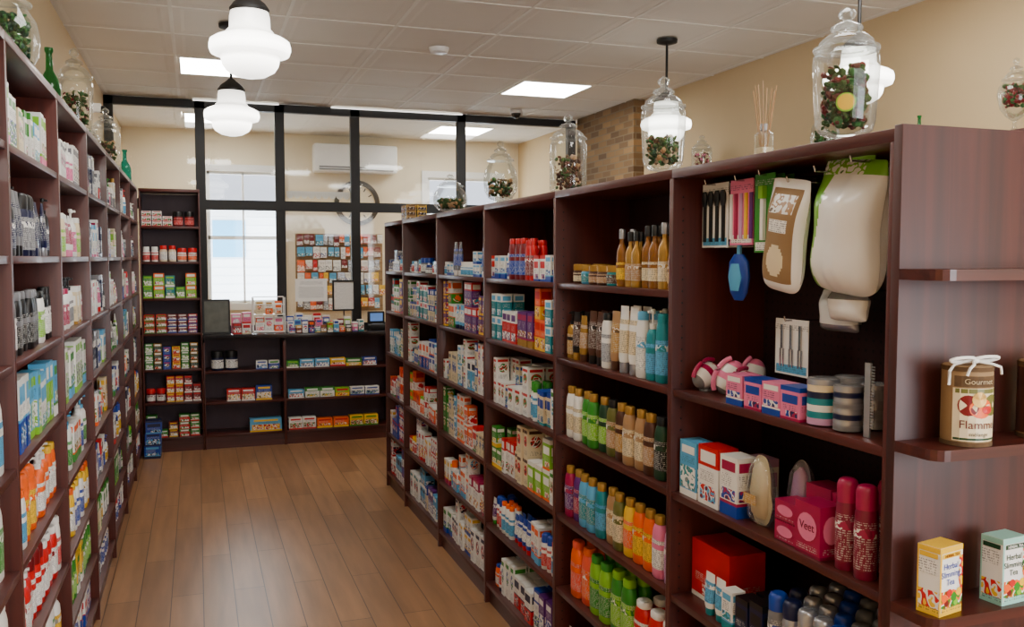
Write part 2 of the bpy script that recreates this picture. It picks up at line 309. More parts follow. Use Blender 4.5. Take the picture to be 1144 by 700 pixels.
shelfunit('B',-.425,.035,.3,hB,2.14,'narrow tall dark shelving unit with plum back panel',backm='plum')
hC=[.12,.39,.65]; xC=[.04,.69,1.6,2.3]
for i in range(3): shelfunit('B',xC[i],xC[i+1],.3,hC,.915,'dark wood counter unit with open shelves and plum back','counter_unit','plum',group='counter units',topw=False)
ob('countertop',MB().box(.038,2.34,-.03,.32,0,.035,'granite').mesh('c',.004),(0,YF,.9155),label='dark polished stone countertop on the open counter units',cat='countertop')
Ye=1.343
ep=[('end_board',MB().box(0,.62,-.022,0,0,1.83,'wood_end'),.0015)]
for z in(.645,.94,1.245,1.565):
    sh=MB(); pts=[(.0,-.0225),(.62,-.0225),(.62,-.125),(.03,-.125)]+[(.03-.03*math.sin(a),-.095-.03*math.cos(a)) for a in(.4,.8,1.2,1.57)]
    sh.poly([(x,y,z) for x,y in reversed(pts)],'wood_x'); sh.poly([(x,y,z-.02) for x,y in pts],'wood_x')
    for k in range(len(pts)):
        a,b=pts[k],pts[(k+1)%len(pts)]; sh.poly([(a[0],a[1],z),(b[0],b[1],z),(b[0],b[1],z-.02),(a[0],a[1],z-.02)],'wood_x')
    ep.append(('shelf',sh))
thing('end_display_panel',(1.222,Ye,0),ep,'mahogany end panel of the shelving with small display shelves','display panel')

# ---------------- products ----------------
TY=dict(
 flip=dict(b=[(.84,.84,0),(.98,.98,.02),(1,1,.2),(1,1,.6),(.97,.97,.7),(.88,.9,.78),(.7,.78,.84),(.6,.7,.855)],c=[(.64,.74,.856),(.66,.76,.87),(.66,.76,.975),(.58,.68,.995),(.3,.35,1)],l=(.16,.62),n=2.5),
 sham=dict(b=[(.9,.9,0),(1,1,.02),(1,1,.62),(.96,.97,.74),(.85,.88,.82),(.62,.8,.87)],c=[(.68,.85,.87),(.7,.86,.88),(.7,.86,.97),(.6,.75,1)],l=(.12,.62),n=2.7),
 pump=dict(b=[(.9,.9,0),(1,1,.02),(1,1,.54),(.9,.93,.64),(.6,.7,.7),(.36,.5,.72)],c=[(.4,.55,.72),(.4,.55,.79),(.12,.17,.8),(.12,.17,.93),(.3,.42,.935),(.3,.42,.99),(.2,.3,1)],l=(.1,.52),n=2.8),
 can=dict(b=[(.93,.93,0),(1,1,.012),(1,1,.70),(.9,.9,.745)],c=[(.96,.96,.745),(.96,.96,.93),(.82,.82,.98),(.6,.6,1)],l=(.1,.62),n=2),
 jar=dict(b=[(.92,.92,0),(1,1,.05),(1,1,.6),(.9,.9,.68)],c=[(1.02,1.02,.68),(1.02,1.02,.97),(.96,.96,1)],l=(.12,.56),n=2),
 pill=dict(b=[(.94,.94,0),(1,1,.03),(1,1,.66),(.78,.78,.76)],c=[(.88,.88,.76),(.88,.88,.98),(.82,.82,1)],l=(.1,.62),n=2),
 tube=dict(c=[(.62,.8,0),(.66,.85,.01),(.66,.85,.16)],b=[(.7,.88,.16),(.9,.95,.24),(1,.62,.65),(1,.12,.97),(1,.1,1)],l=(.3,.8),n=2.2),
 oil=dict(b=[(.94,.94,0),(1,1,.03),(1,1,.56),(.92,.94,.63),(.5,.55,.72),(.34,.4,.76),(.34,.4,.83)],c=[(.5,.58,.83),(.5,.58,.98),(.42,.5,1)],l=(.12,.42),n=2.2))
CACHE={}
KN=dict(flip=('shampoo_bottle','bottle'),sham=('lotion_bottle','bottle'),pump=('pump_bottle','bottle'),can=('spray_can','spray can'),jar=('cream_jar','jar'),pill=('pill_bottle','pill bottle'),tube=('cream_tube','tube'),oil=('oil_bottle','bottle'))
def interp(rg,z):
    for a,b in zip(rg[:-1],rg[1:]):
        if a[2]<=z<=b[2]:
            t=(z-a[2])/(b[2]-a[2]+1e-9); return (a[0]+(b[0]-a[0])*t,a[1]+(b[1]-a[1])*t,z)
    return rg[-1]
def bottle(t,body,cap,lab,w,h,d=None):
    key=('b',t,body,cap,lab,w,h,d)
    if key in CACHE: return CACHE[key]
    T_=TY[t]; rnd=t in('can','jar','pill'); d=d or (w if rnd else w*.62); r,e=w/2,d/2
    f=lambda q:[(a*r,b*e,z*h) for a,b,z in q]
    B=MB().rings(f(T_['b']),body,20,T_['n']); C=MB().rings(f(T_['c']),cap,16,2 if rnd else T_['n'])
    if t=='pump': C.box(-.004,.004,-e*1.0,0,.945*h,.975*h,cap)
    lz0,lz1=T_['l']; zs=sorted({lz0,lz1}|{z for _,_,z in T_['b'] if lz0<z<lz1})
    lr=[(lambda q:(q[0]*r+.0007,q[1]*e+.0007,z*h))(interp(T_['b'],z)) for z in zs]
    Lb=MB().rings(lr,'print_'+lab,20,T_['n'],top=False,bot=False)
    mid=[(lambda q:(q[0]*r+.0012,q[1]*e+.0012,z*h))(interp(T_['b'],z)) for z in (lz0+(lz1-lz0)*.68,lz0+(lz1-lz0)*.86)]
    acc=body if body!=lab else cap
    Lb.rings(mid,art(acc,lab) if (len(CACHE)%2 and acc!=lab) else acc,20,T_['n'],top=False,bot=False)
    al=MB().add(B).add(C).add(Lb)
    pr=dict(kind=KN[t][0],cat=KN[t][1],root=B.mesh(t),parts=[('cap',C.mesh('cap')),('label',Lb.mesh('label'))],merged=al.mesh(t+'m'),w=w*(1.03 if t=='jar' else 1),d=d*(1.03 if t=='jar' else 1),h=h,desc='%s %%s with %s cap and %s label'%(body,cap,lab))
    CACHE[key]=pr; return pr
def carton(base,acc,acc2,w,h,d,style=0,bev=0):
    key=('c',base,acc,acc2,w,h,d,style,bev)
    if key in CACHE: return CACHE[key]
    SL=[[(0,.2,acc),(.2,.25,acc2),(.25,1,base)],[(0,.66,base),(.66,1,acc)],[(0,1,base)],[(0,.42,acc),(.42,.46,acc2),(.46,1,base)],[(0,.08,acc2),(.08,.86,base),(.86,1,acc)],[(0,.12,acc),(.12,1,base)],[(0,.06,acc2),(.06,1,base)]][style]
    B=MB(); x,y=w/2,d/2
    for a,b,m in SL:
        z0,z1=a*h,b*h
        for p,q in(((-x,-y),(x,-y)),((x,-y),(x,y)),((x,y),(-x,y)),((-x,y),(-x,-y))): B.poly([(p[0],p[1],z0),(q[0],q[1],z0),(q[0],q[1],z1),(p[0],p[1],z1)],m)
    B.poly([(-x,-y,h),(x,-y,h),(x,y,h),(-x,y,h)],SL[-1][2]); B.poly([(-x,y,0),(x,y,0),(x,-y,0),(-x,-y,0)],SL[0][2])
    D=MB(); o=.0006
    def dec(u0,u1,v0,v1,m,faces='fbls',oo=o):
        u=lambda k,wd:(-.5+k)*wd
        if 'f' in faces: D.poly([(u(u0,w),-y-oo,v0*h),(u(u1,w),-y-oo,v0*h),(u(u1,w),-y-oo,v1*h),(u(u0,w),-y-oo,v1*h)],m)
        if 'l' in faces: D.poly([(-x-oo,u(u1,d),v0*h),(-x-oo,u(u0,d),v0*h),(-x-oo,u(u0,d),v1*h),(-x-oo,u(u1,d),v1*h)],m)
        if 's' in faces: D.poly([(x+oo,u(u0,d),v0*h),(x+oo,u(u1,d),v0*h),(x+oo,u(u1,d),v1*h),(x+oo,u(u0,d),v1*h)],m)
    def ell(cu,cv,ru,rv,m,oo=.0012):
        A=[k*math.pi/8 for k in range(16)]
        D.poly([((-.5+cu)*w+ru*w*math.cos(a),-y-oo,cv*h+rv*h*math.sin(a)) for a in A],m)
        D.poly([(-x-oo,(.5-cu)*d-ru*d*math.cos(a),cv*h+rv*h*math.sin(a)) for a in A],m)
        D.poly([(x+oo,(-.5+cu)*d+ru*d*math.cos(a),cv*h+rv*h*math.sin(a)) for a in A],m)
    pb='print_'+base; am=art(acc,acc2)
    if style==0: dec(.1,.9,.76,.92,acc2); dec(.1,.7,.5,.72,pb); dec(.1,.9,.27,.46,am)
    elif style==1: dec(.12,.88,.72,.92,'white' if acc!='white' else acc2); dec(.12,.8,.4,.6,pb); dec(.1,.9,.08,.34,am)
    elif style==2: ell(.5,.55,.34,.2,am); dec(.1,.9,.82,.93,acc2); dec(.15,.85,.08,.26,pb)
    elif style==3: dec(.1,.9,.66,.9,acc2); ell(.5,.22,.36,.16,am); dec(.12,.7,.5,.62,pb)
    elif style==5: dec(.06,.94,.14,.55,am); dec(.12,.88,.78,.92,acc); dec(.12,.88,.6,.74,pb)
    elif style==6: ell(.5,.55,.38,.27,acc); dec(.1,.9,.1,.2,pb)
    else: dec(.1,.9,.5,.76,acc); dec(.1,.85,.3,.46,pb); dec(.3,.9,.1,.28,am)
    rm=MB().add(B).add(D)
    pr=dict(kind='medicine_carton',cat='carton',root=None,parts=[('printed_panel',D)],merged=rm.mesh('carton'),B=B,D=D,w=w,d=d,h=h,desc='%s %%s with %s and %s print'%(base,acc,acc2))
    CACHE[key]=pr; return pr
CNT={}
def inst(pr,loc,rz=0,place='on dark shelf',group=None,parts=True,kind=None,rot=None):
    k=kind or pr['kind']; nm=k.replace('_',' ')
    lab=(pr['desc']%nm)+', '+place; cat=pr['cat']
    if pr['root'] is not None and parts:
        o=ob(k,pr['root'],loc,rz,None,lab,cat,group,None,rot)
        for n,me in pr['parts']: ob(n,me,parent=o)
    else: o=ob(k,pr['merged'],loc,rz,None,lab,cat,group,None,rot)
    CNT[k]=CNT.get(k,0)+1
    return o
def mk(tok):
    if tok[0]=='C': return carton(*tok[1:8])
    return bottle(*tok)
TOPS=dict(R=hR+[1.825],L=hL+[2.14],B=hB+[2.14])
def row(side,a0,a1,z,seq,group,rows=1,parts=False,kind=None,place='on dark shelf',setb=.02,gap=.005,cyc=True,jit=.025,clr=None,stack=.0):
    F,sg,ax=SIDE[side]; rz={'R':-math.pi/2,'L':math.pi/2,'B':0}[side]
    if clr is None: clr=min([t for t in TOPS[side] if t>z+.03]+[9])-z-.03
    flat=[]
    for tok,n in seq:
        if tok[5]>clr: tok=list(tok); tok[5]=round(clr,3); tok=tuple(tok)
        flat+= [tok]*n
    a=a0+.018; i=0; dmax=.28 if side!='L' else .225
    while flat:
        if i>=len(flat):
            if not cyc: break
            i=0
        tok=flat[i]; i+=1; pr=mk(tok); w=pr['w']
        if a+w>a1-.016: break
        c=a+w/2; off=setb+R.uniform(0,.012)
        for k in range(rows):
            dd=off+pr['d']/2
            if dd+pr['d']/2>dmax: break
            j=R.uniform(-jit,jit)*1.4
            loc=(F+sg*dd,c,z+.0003) if ax=='x' else (c,F+dd,z+.0003)
            inst(pr,loc,rz+j,place,group,parts and k==0,kind if tok[0]=='C' else None)
            n=1
            while tok[0]=='C' and (n+1)*pr['h']<clr and n<3 and R.random()<stack:
                inst(pr,(loc[0],loc[1],z+.0003+n*(pr['h']+.0005)),rz+j+R.uniform(-.03,.03),place,group,False,kind); n+=1
            off+=pr['d']+.008
        a+=w+gap+R.uniform(0,.004)+w*.02
C=lambda b,a,c,w,h,d,s=0:('C',b,a,c,w,h,d,s)
def rnd(pal,n=6,hr=(.09,.15),wr=(.05,.085),bt=.25,types=('pill','sham','can','tube')):
    seq=[]
    for _ in range(n):
        b,a,c=R.choice(pal)
        w=round(R.uniform(*wr),2); h=round(R.uniform(*hr),2)
        if R.random()<bt:
            t=R.choice(types); seq.append(((t,b,c if c!=b else 'white',a,max(.04,round(w*.8,2)),h),R.randint(1,3)))
        else: seq.append((C(b,a,c,w,h,round(R.uniform(.04,.07),2),R.randint(0,5)),R.randint(1,3)))
    return seq
y0,y1=yR[1],yR[2]
g='products on the central shelving units'
row('R',y0,y1,hR[5],[(('oil','amber','black','gold',.052,.155),1),(('oil','gold','silver','cream',.052,.19),1),(('oil','amber','black','cream',.05,.185),2),(('oil','gold','black','tan',.045,.17),2),(('oil','amber','silver','yellow',.048,.18),1),(('jar','teal','gold','brown',.062,.065),1),(('jar','brown','gold','tan',.064,.065),2),(('jar','lightblue','gold','teal',.062,.065),1),(('jar','brown','gold','cream',.064,.068),4)],g,2,True)
row('R',y0,y1,hR[4],[(('sham','teal','teal','lightblue',.055,.2),2),(('pump','teal','white','lightblue',.05,.21),1),(('sham','white','lightblue','white',.055,.2),1),(('tube','white','silver','cream',.056,.21),2),(('tube','tan','brown','gold',.055,.19),1),(('sham','white','black','silver',.056,.18),1),(('tube','brown','black','brown',.055,.18),2),(('tube','gold','brown','tan',.05,.16),1),(('tube','black','gold','brown',.05,.17),1),(('pump','gold','black','gold',.05,.17),1),(('tube','white','gold','cream',.05,.16),3)],g,2,True)
FL=lambda b,l,c='gold':('flip',b,c,l,.059,.185)
row('R',y0,y1,hR[3],[(FL('black','olive','black'),1),(FL('darkgreen','black','black'),1),(FL('brown','tan'),1),(FL('tan','cream'),2),(FL('brown','gold'),1),(FL('olive','tan','black'),1),(FL('darkgreen','lime'),1),(FL('green','lime'),2),(FL('white','cream'),3)],g,1,True)
row('R',y0,y1,hR[2],[(FL('lilac','lilac','silver'),1),(FL('pink','white'),1),(FL('orange','yellow'),2),(FL('yellow','orange'),1),(FL('olive','cream'),1),(FL('tan','cream'),1),(FL('teal','lightblue'),1),(FL('lightblue','teal'),2),(FL('purple','magenta'),1),(FL('magenta','purple'),2)],g,1,True)
row('R',y0,y1,hR[1],[(('sham','red','white','white',.08,.16),3),(('sham','green','lime','lime',.07,.2),2),(('sham','lime','green','green',.07,.2),2),(('sham','coral','orange','orange',.075,.2),1),(('sham','orange','coral','coral',.075,.2),4)],g,2,True)
row('R',y0,y1,hR[0],rnd([('white','red','blue'),('green','white','lime')],5),g)
PALS={5:[('white','red','blue'),('white','blue','lightblue'),('lightblue','white','blue')],4:[('purple','red','teal'),('red','white','gold'),('purple','yellow','magenta'),('teal','white','red'),('darkred','gold','white')],
3:[('white','green','blue'),('white','lightblue','green'),('white','green','red'),('cream','blue','teal')],2:[('orange','white','red'),('white','red','green'),('green','yellow','white'),('lime','white','orange'),('cream','red','brown'),('white','orange','lime')],
1:[('blue','white','red'),('white','red','blue'),('white','lightblue','orange'),('white','purple','green')],0:[('purple','white','blue'),('white','red','navy'),('white','blue','green'),('orange','white','blue')]}
kinds={5:'toothpaste_carton',4:'medicine_carton',3:'vitamin_carton',2:'cough_remedy_carton',1:'bandage_carton',0:'supplement_carton'}
for i in range(2,6):
    y0,y1=yR[i],yR[i+1]
    for k in range(6):
        if i==2 and k==5: seq=[(C('white','blue','lightblue',.06,.1,.05,0),2),(C('white','red','blue',.055,.1,.05,4),2),(('sham','red','red','darkred',.05,.16),2),(('sham','darkred','red','blue',.055,.17),3),(('pill','white','white','blue',.045,.11),1)]
        elif i==2 and k==4: seq=[(C('teal','white','lightblue',.06,.1,.05,1),2),(C('orange','yellow','red',.06,.12,.05,3),2),(C('purple','gold','magenta',.055,.14,.05,0),3),(C('red','white','purple',.06,.13,.05,1),3)]
        elif i==3 and k==5: seq=[(('tube','silver','white','blue',.05,.17),2),(C('white','blue','lightblue',.06,.06,.05,0),2),(('pill','white','white','lightblue',.05,.07),4)]
        elif i>=3 and k==5: seq=rnd([('white','red','lightblue'),('silver','white','blue')],5,(.05,.09),bt=.5,types=('jar','pill'))
        elif i==2 and k==1: seq=rnd(PALS[1],8,(.12,.17),(.045,.06),.6)
        else:
            hh={4:(.08,.12),3:(.08,.16),2:(.08,.16),1:(.08,.17),0:(.1,.17)}[k]
            pal=PALS[k] if i==2 else PALS[k]+[('white',R.choice(['green','red','blue','magenta']),R.choice(['yellow','teal','orange']))]*2+[('cream','blue','grey'),('lightblue','white','navy')]
            seq=rnd(pal,9,hh,(.035,.07),.15)
        row('R',y0,y1,hR[k],seq,g,1 if i>2 else 2,False,kinds[k],stack=.6 if k<5 else .1)
LP={7:[('white','green','blue'),('white','pink','lime'),('white','lightblue','red'),('cream','pink','green')],6:[('navy','silver','grey'),('black','silver','navy'),('grey','white','black'),('white','pink','grey')],
5:[('black','white','grey'),('white','silver','white'),('white','black','lime')],4:[('lightblue','white','green'),('white','blue','lightblue'),('white','lightblue','lime')],
3:[('orange','white','yellow'),('white','orange','green'),('cream','yellow','white')],2:[('red','white','darkred'),('white','red','yellow'),('white','white','lime')],1:[('white','yellow','green'),('green','white','yellow'),('cream','green','lime')],0:[('white','blue','green'),('cream','lime','yellow')]}
LP2={7:[('white','grey','cream'),('white','pink','green'),('cream','tan','gold')],6:[('white','lightblue','pink'),('white','magenta','grey'),('cream','white','lime')],5:[('white','pink','red'),('cream','white','gold'),('white','blue','lime')],
4:[('white','grey','green'),('white','lime','lightblue'),('cream','white','darkgreen')],3:[('white','green','lightblue'),('white','blue','orange')],2:[('yellow','white','orange'),('white','yellow','blue')],1:[('green','white','lime'),('cream','green','white')],0:[('cream','white','green'),('white','blue','red')]}
lk={7:'soap_carton',6:'soap_carton',5:'cosmetic_carton',4:'cosmetic_carton',3:'skincare_carton',2:'skincare_carton',1:'hair_dye_carton',0:'hair_dye_carton'}
gl='toiletries on the wall shelving units'
for i in range(7):
    y0,y1=yL[i],yL[i+1]
    for k in range(8):
        if i==0: seq=[(('sham','white','white',['blue','lime','blue','green','lightblue','grey','blue','teal'][k],.085,.21),2),(('pump','white','white','lightblue',.08,.2),2)]
        elif i==1:
            seq={7:[(C('white','pink','lime',.07,.17,.05,0),2),(C('white','green','blue',.06,.15,.05,5),2),(C('cream','pink','green',.05,.13,.05,2),2),(C('white','green','pink',.045,.14,.05,4),2),(C('white','lightblue','green',.06,.12,.05,1),2)],
                 6:[(('tube','navy','silver','navy',.05,.17),2),(('pump','black','black','navy',.05,.19),2),(('tube','grey','black','navy',.05,.18),2),(('can','navy','black','grey',.048,.18),3),(('tube','silver','navy','navy',.05,.16),2)],
                 5:[(('sham','black','black','white',.055,.17),3),(('sham','black','grey','black',.055,.17),6),(('sham','white','black','lime',.06,.16),2)],
                 4:[(C('lightblue','white','green',.06,.18,.05,0),2),(C('white','blue','lightblue',.05,.2,.05,3),3),(C('lightblue','lime','white',.05,.19,.05,5),3),(C('white','lightblue','green',.06,.17,.05,4),2),(C('lime','lightblue','white',.06,.19,.05,1),2)],
                 3:[(('sham','white','orange','lightblue',.06,.16),3),(('can','orange','orange','yellow',.055,.19),3),(('pump','orange','white','white',.065,.2),4),(('sham','orange','yellow','white',.06,.17),3)],
                 2:[(('sham','white','white','red',.07,.18),2),(('pump','red','white','white',.07,.2),2),(('can','red','darkred','white',.055,.19),3),(('sham','red','white','white',.07,.17),3)],
                 1:[(('sham','white','yellow','green',.07,.19),3),(('pump','white','white','yellow',.07,.2),3)],0:[(('sham','white','blue','green',.07,.14),3)]}[k]
        elif i==2:
            seq={7:[(C('white','grey','cream',.06,.16,.05,5),3),(C('white','pink','grey',.05,.14,.05,2),4),(('pump','white','white','pink',.055,.16),2)],
                 6:[(('pump','white','white','pink',.06,.19),2),(('sham','cream','white','lime',.06,.16),3),(('tube','white','pink','magenta',.05,.16),4)],
                 5:[(C('cream','white','gold',.05,.15,.05,4),3),(('sham','white','magenta','magenta',.055,.15),3),(('pump','white','black','grey',.055,.19),3)],
                 4:[(C('white','lime','grey',.07,.2,.06,5),3),(C('white','lightblue','green',.06,.18,.06,0),3)],
                 3:[(('pump','white','white','blue',.065,.22),2),(('pump','white','lightblue','green',.07,.21),3),(C('white','green','orange',.06,.15,.05,0),3)],
                 2:[(('sham','yellow','orange','white',.06,.18),5),(('sham','white','yellow','blue',.06,.18),4)],1:[(('sham','green','white','lime',.06,.17),5),(C('yellow','white','green',.06,.15,.05,0),3)],0:rnd(LP2[0],5)}[k]
        else:
            pal=(LP[k] if i%2 else LP2[k])+LP2[k]+[('white',R.choice(['red','blue','green','gold']),'silver'),('navy','silver','white')]; hh=(.11,.19)
            seq=rnd(pal,12,hh,(.04,.065),.5,('pump','sham','tube','pill') if k>1 else ('sham','pill'))
        row('L',y0,y1,hL[k],seq,gl,1,i in(1,2),lk[k],gap=.005)
bn='goods on the narrow shelving unit'
bs=[[C('red','green','white',.08,.06,.09,1),C('green','red','white',.07,.06,.07,0),C('darkred','yellow','white',.07,.06,.07,5)],
 [C('red','white','gold',.06,.06,.07,1),C('darkred','lime','white',.07,.06,.07,5),C('lightblue','red','yellow',.06,.06,.07,0)],
 [('jar','darkred','red','white',.07,.11),C('red','yellow','white',.06,.07,.07,5),C('darkred','white','red',.06,.07,.07,0)],
 [C('green','white','lime',.06,.07,.07,5),C('darkgreen','gold','red',.06,.07,.07,1),C('blue','green','red',.06,.06,.07,2),C('yellow','red','red',.06,.06,.07,5)],
 [C('red','green','white',.08,.05,.07,5),C('darkred','blue','white',.07,.05,.07,0),C('purple','red','white',.07,.05,.07,1)],
 [C('green','lime','white',.07,.09,.07,5),C('lime','orange','white',.08,.1,.07,1),C('teal','white','lime',.07,.09,.07,0)],
 [('pill','white','white','red',.055,.12),('pill','cream','red','white',.06,.13),('jar','white','red','orange',.07,.11)]]
for k,qi in enumerate((0,2,3,4,5,6)):
    row('B',-.425,.035,hB[k],[(t_,1+(k%2)) for t_ in bs[qi]]*3,bn,kind='tea_carton',stack=.85)
row('B',-.425,.035,hB[6],[(C('white','red','green',.07,.04,.06,5),3),(('jar','darkred','black','red',.075,.12),4)],bn,kind='tea_carton',cyc=False,stack=.9)
gc='goods on the open counter shelves'; pc='on counter shelf'
row('B',.08,.36,hC[2],[(('jar','navy','black','white',.1,.16),2)],gc,cyc=False,place=pc)
row('B',.44,.69,hC[2],[(C('white','blue','lightblue',.09,.07,.07,5),1),(C('blue','white','green',.09,.07,.07,1),1)],gc,cyc=False,kind='gum_carton',place=pc)
row('B',.69,1.6,hC[2],[(C('green','white','lime',.1,.06,.08,0),1),(C('lightblue','white','blue',.12,.07,.08,5),2),(C('yellow','red','white',.13,.07,.08,0),1),(C('green','yellow','white',.13,.06,.08,3),1),(C('blue','white','red',.12,.07,.08,5),1),(C('red','yellow','white',.12,.06,.08,1),2)],gc,cyc=False,kind='gum_carton',place=pc)
row('B',.2,.69,hC[1],[(C('red','white','yellow',.11,.1,.08,5),2),(C('blue','yellow','white',.13,.12,.08,5),2)],gc,cyc=False,kind='gum_carton',place=pc)
row('B',.7,1.6,hC[1],[(C('lightblue','white','red',.13,.07,.08,5),1),(C('white','green','yellow',.12,.08,.08,1),2),(C('lime','yellow','red',.12,.07,.08,3),1),(C('white','blue','green',.12,.07,.08,5),2)],gc,cyc=False,kind='gum_carton',place=pc)
row('B',.38,.69,hC[0],[(C('lightblue','yellow','red',.26,.11,.1,5),1)],gc,cyc=False,kind='snack_carton',place=pc)
row('B',.7,1.6,hC[0],[(C('white','red','green',.11,.1,.09,5),2),(C('orange','yellow','red',.13,.08,.09,0),2),(C('yellow','green','red',.12,.09,.09,5),2),(C('red','white','yellow',.12,.09,.09,0),1)],gc,cyc=False,kind='snack_carton',place=pc)
for k in range(3): inst(carton('blue','navy','lightblue',.12,.1,.12,(0,5,4)[k]),(-.355+.004*k,7.6,.0003+k*.1008),.06*k-.05,'on wood floor',kind='supply_box',group='blue boxes stacked on the floor')

# ---------------- nearest bay ----------------
gA='goods on the nearest shelving unit'; RR=-math.pi/2
def nearcarton(base,acc,acc2,w,h,d,style,y,z,x=None,text=None,tc='white',ts=.02,tz=.6,kind='cosmetic_box',rz=0,rm=-math.pi/2,xo=.02):
    pr=carton(base,acc,acc2,w,h,d,style); X=(1.225+xo+d/2) if x is None else x
    parts=[('box_body',MB().add(pr['B']).mesh('bx')),('printed_panel',pr['D'].mesh('pp'))]
    o=thing(kind,(X,y,z+.0004),parts,(pr['desc']%kind.replace('_',' '))+', on shelf','box',rm+rz,gA)
    if text:
        tm=textmesh(text,ts,tc); ob('printed_text',tm,(0,-d/2-.0018,h*tz),parent=o)
        c2=ob('printed_text',tm,(-w/2-.0018,0,h*tz),-math.pi/2,parent=o); c2.scale=(min(1,d/w),)*3
    return o
z=hR[3]
nearcarton('lightblue','white','teal',.085,.15,.06,5,2.1,z); nearcarton('white','red','lightblue',.095,.155,.06,1,2.0,z); nearcarton('white','blue','magenta',.075,.15,.06,0,1.905,z)
nearcarton('white','lilac','purple',.07,.14,.055,4,1.91,z,x=1.345,kind='cosmetic_box')
def blister(y,x,c1,c2,w=.09,h=.17):
    back=MB().poly([(w/2*math.copysign(abs(math.cos(a))**.7,math.cos(a))*(1 if math.sin(a)<0 else .82),0.001,h/2+h/2*math.copysign(abs(math.sin(a))**.8,math.sin(a))) for a in [k*math.pi/14 for k in range(28)]][::-1],c1); sh=MB().rings([(.2*w,.008,h*.1),(.3*w,.02,h*.18),(.34*w,.024,h*.5),(.26*w,.018,h*.8),(.05*w,.006,h*.9)],c2,18)
    fm=MB().rings([(.36*w,.012,h*.03),(.46*w,.026,h*.12),(.48*w,.03,h*.5),(.4*w,.025,h*.8),(.2*w,.015,h*.95),(.06*w,.004,h*.99)],'plastic_film',20)
    return thing('razor_blister_pack',(x,y,z+.001),[('backing_card',back),('razor_body',sh),('clear_shell',fm),('printed_label',MB().box(-.28*w,.28*w,-.0325,-.031,h*.32,h*.46,'print_gold'))],'clear oval blister pack with cream contents on a card','blister pack',RR,gA)
blister(1.81,1.275,'cream','cream'); blister(1.735,1.335,'silver','lilac',.08,.17)
for dz in(0,.048): nearcarton('magenta','pink','berry',.075,.046,.06,6,1.675,z+dz+.0005,x=1.275,kind='hair_removal_box')
nearcarton('magenta','pink','berry',.085,.13,.06,6,1.65,z+.0005,x=1.345,kind='hair_removal_box')
nearcarton('magenta','pink','berry',.085,.115,.06,6,1.588,z,x=1.268,text='Veet',ts=.026,tz=.56,tc='berry',kind='hair_removal_box')
nearcarton('magenta','pink','berry',.085,.13,.06,6,1.555,z+.0005,x=1.34,kind='hair_removal_box')
for y,x in((1.495,1.265),(1.435,1.262),(1.45,1.33)):
    inst(bottle('can','berry','magenta','berry',.045,.19),(x,y,z+.0003),RR,group=gA)
z=hR[2]
nearcarton('red','red','white',.185,.16,.11,4,2.055,z,x=1.345,kind='gift_box')
for y in(2.0,1.95): inst(bottle('tube','white','teal','lightblue',.042,.11),(1.258,y,z+.0003),RR,group=gA)
nearcarton('white','teal','lightblue',.045,.1,.04,0,1.9,z,x=1.262)
for y,h in((1.84,.1),(1.78,.11)): nearcarton('navy','black','blue',.052,h,.05,4,y,z); nearcarton('navy','black','blue',.052,h,.05,4,y,z,x=1.33)
cc=[('grey','blue'),('silver','navy'),('blue','silver'),('grey','silver'),('silver','blue'),('navy','grey'),('blue','silver')]
for rw in range(4):
    for k in range(7):
        b_,c_=cc[(k+rw)%7]; inst(bottle('can',b_,c_,b_,.046,.16),(1.262+rw*.056,1.716-k*.053,z+.0003),RR,group=gA,parts=rw<2,kind='deodorant_can')
row('R',yR[0],yR[1],hR[1],[(('sham','white','blue','lightblue',.07,.17),4),(('sham','lightblue','white','blue',.07,.17),4)],gA,1,True)
z=hR[4]
def massager(x,y,rz,c,tilt=.5,s=1.):
    M=Matrix.Translation((0,0,.041*s))@Matrix.Rotation(tilt,4,'Y')@Matrix.Scale(s,4)
    def e(rg,m): return MB().add(MB().rings(rg,m,26,top=False,bot=False),M)
    def prof(t0,t1,k=0.,n=12): # rounded pod, long axis z
        return [((.033+k)*math.sin(t)+1e-5,(.030+k)*math.sin(t)+1e-5,-(.046+k)*math.cos(t)) for t in [t0+(t1-t0)*i/n for i in range(n+1)]]
    body=e(prof(.75,2.25),'white'); base=e(prof(0,.75),'grey'); capp=e(prof(2.25,math.pi),c)
    band=e(prof(1.35,1.7,.0012,4),c)
    strap=MB().add(MB().tubeloop([(-.036*math.sin(t)-.004,.0,-.052*math.cos(t)) for t in [.5+i*.21 for i in range(11)]],.006,c,10),M)
    ft=MB().rings([(.018*s,.018*s,0),(.014*s,.014*s,.012*s)],'grey',14)
    thing('handheld_massager',(x,y,z+.0008),[('pod_body',body),('grey_base',base),('coloured_cap',capp),('band',band),('grip_strap',strap),('foot',ft)],'rounded white, pink and grey handheld massager on the shelf','massager',rz,gA)
massager(1.30,2.105,.3,'magenta',1.1); massager(1.325,2.025,-.3,'pink',.5,1.05); massager(1.31,1.955,.2,'magenta',1.0,.9); massager(1.42,2.06,0,'pink',.3)
for k,y in enumerate((1.875,1.797,1.725,1.655)): nearcarton('pink','blue','magenta' if k%2 else 'white',.068,.075,.055,(0,4)[k%2],y,z,kind='soap_box',xo=.012)
def canister(x,y,cols,r=.033,h=.085,name='striped_canister'):
    b=MB(); n=len(cols)
    for k,c in enumerate(cols): b.rings([(r,r,.004+h*k/n),(r,r,.004+h*(k+1)/n)],c,24,bot=(k==0),top=(k==n-1))
    ld=MB().rings([(r+.001,r+.001,.004+h+.0002),(r+.001,r+.001,.004+h+.012),(r-.003,r-.003,.004+h+.014)],'silver',24)
    thing(name,(x,y,z),[('canister_body',b),('lid',ld)],'small striped round canister with silver lid','canister',0,gA)
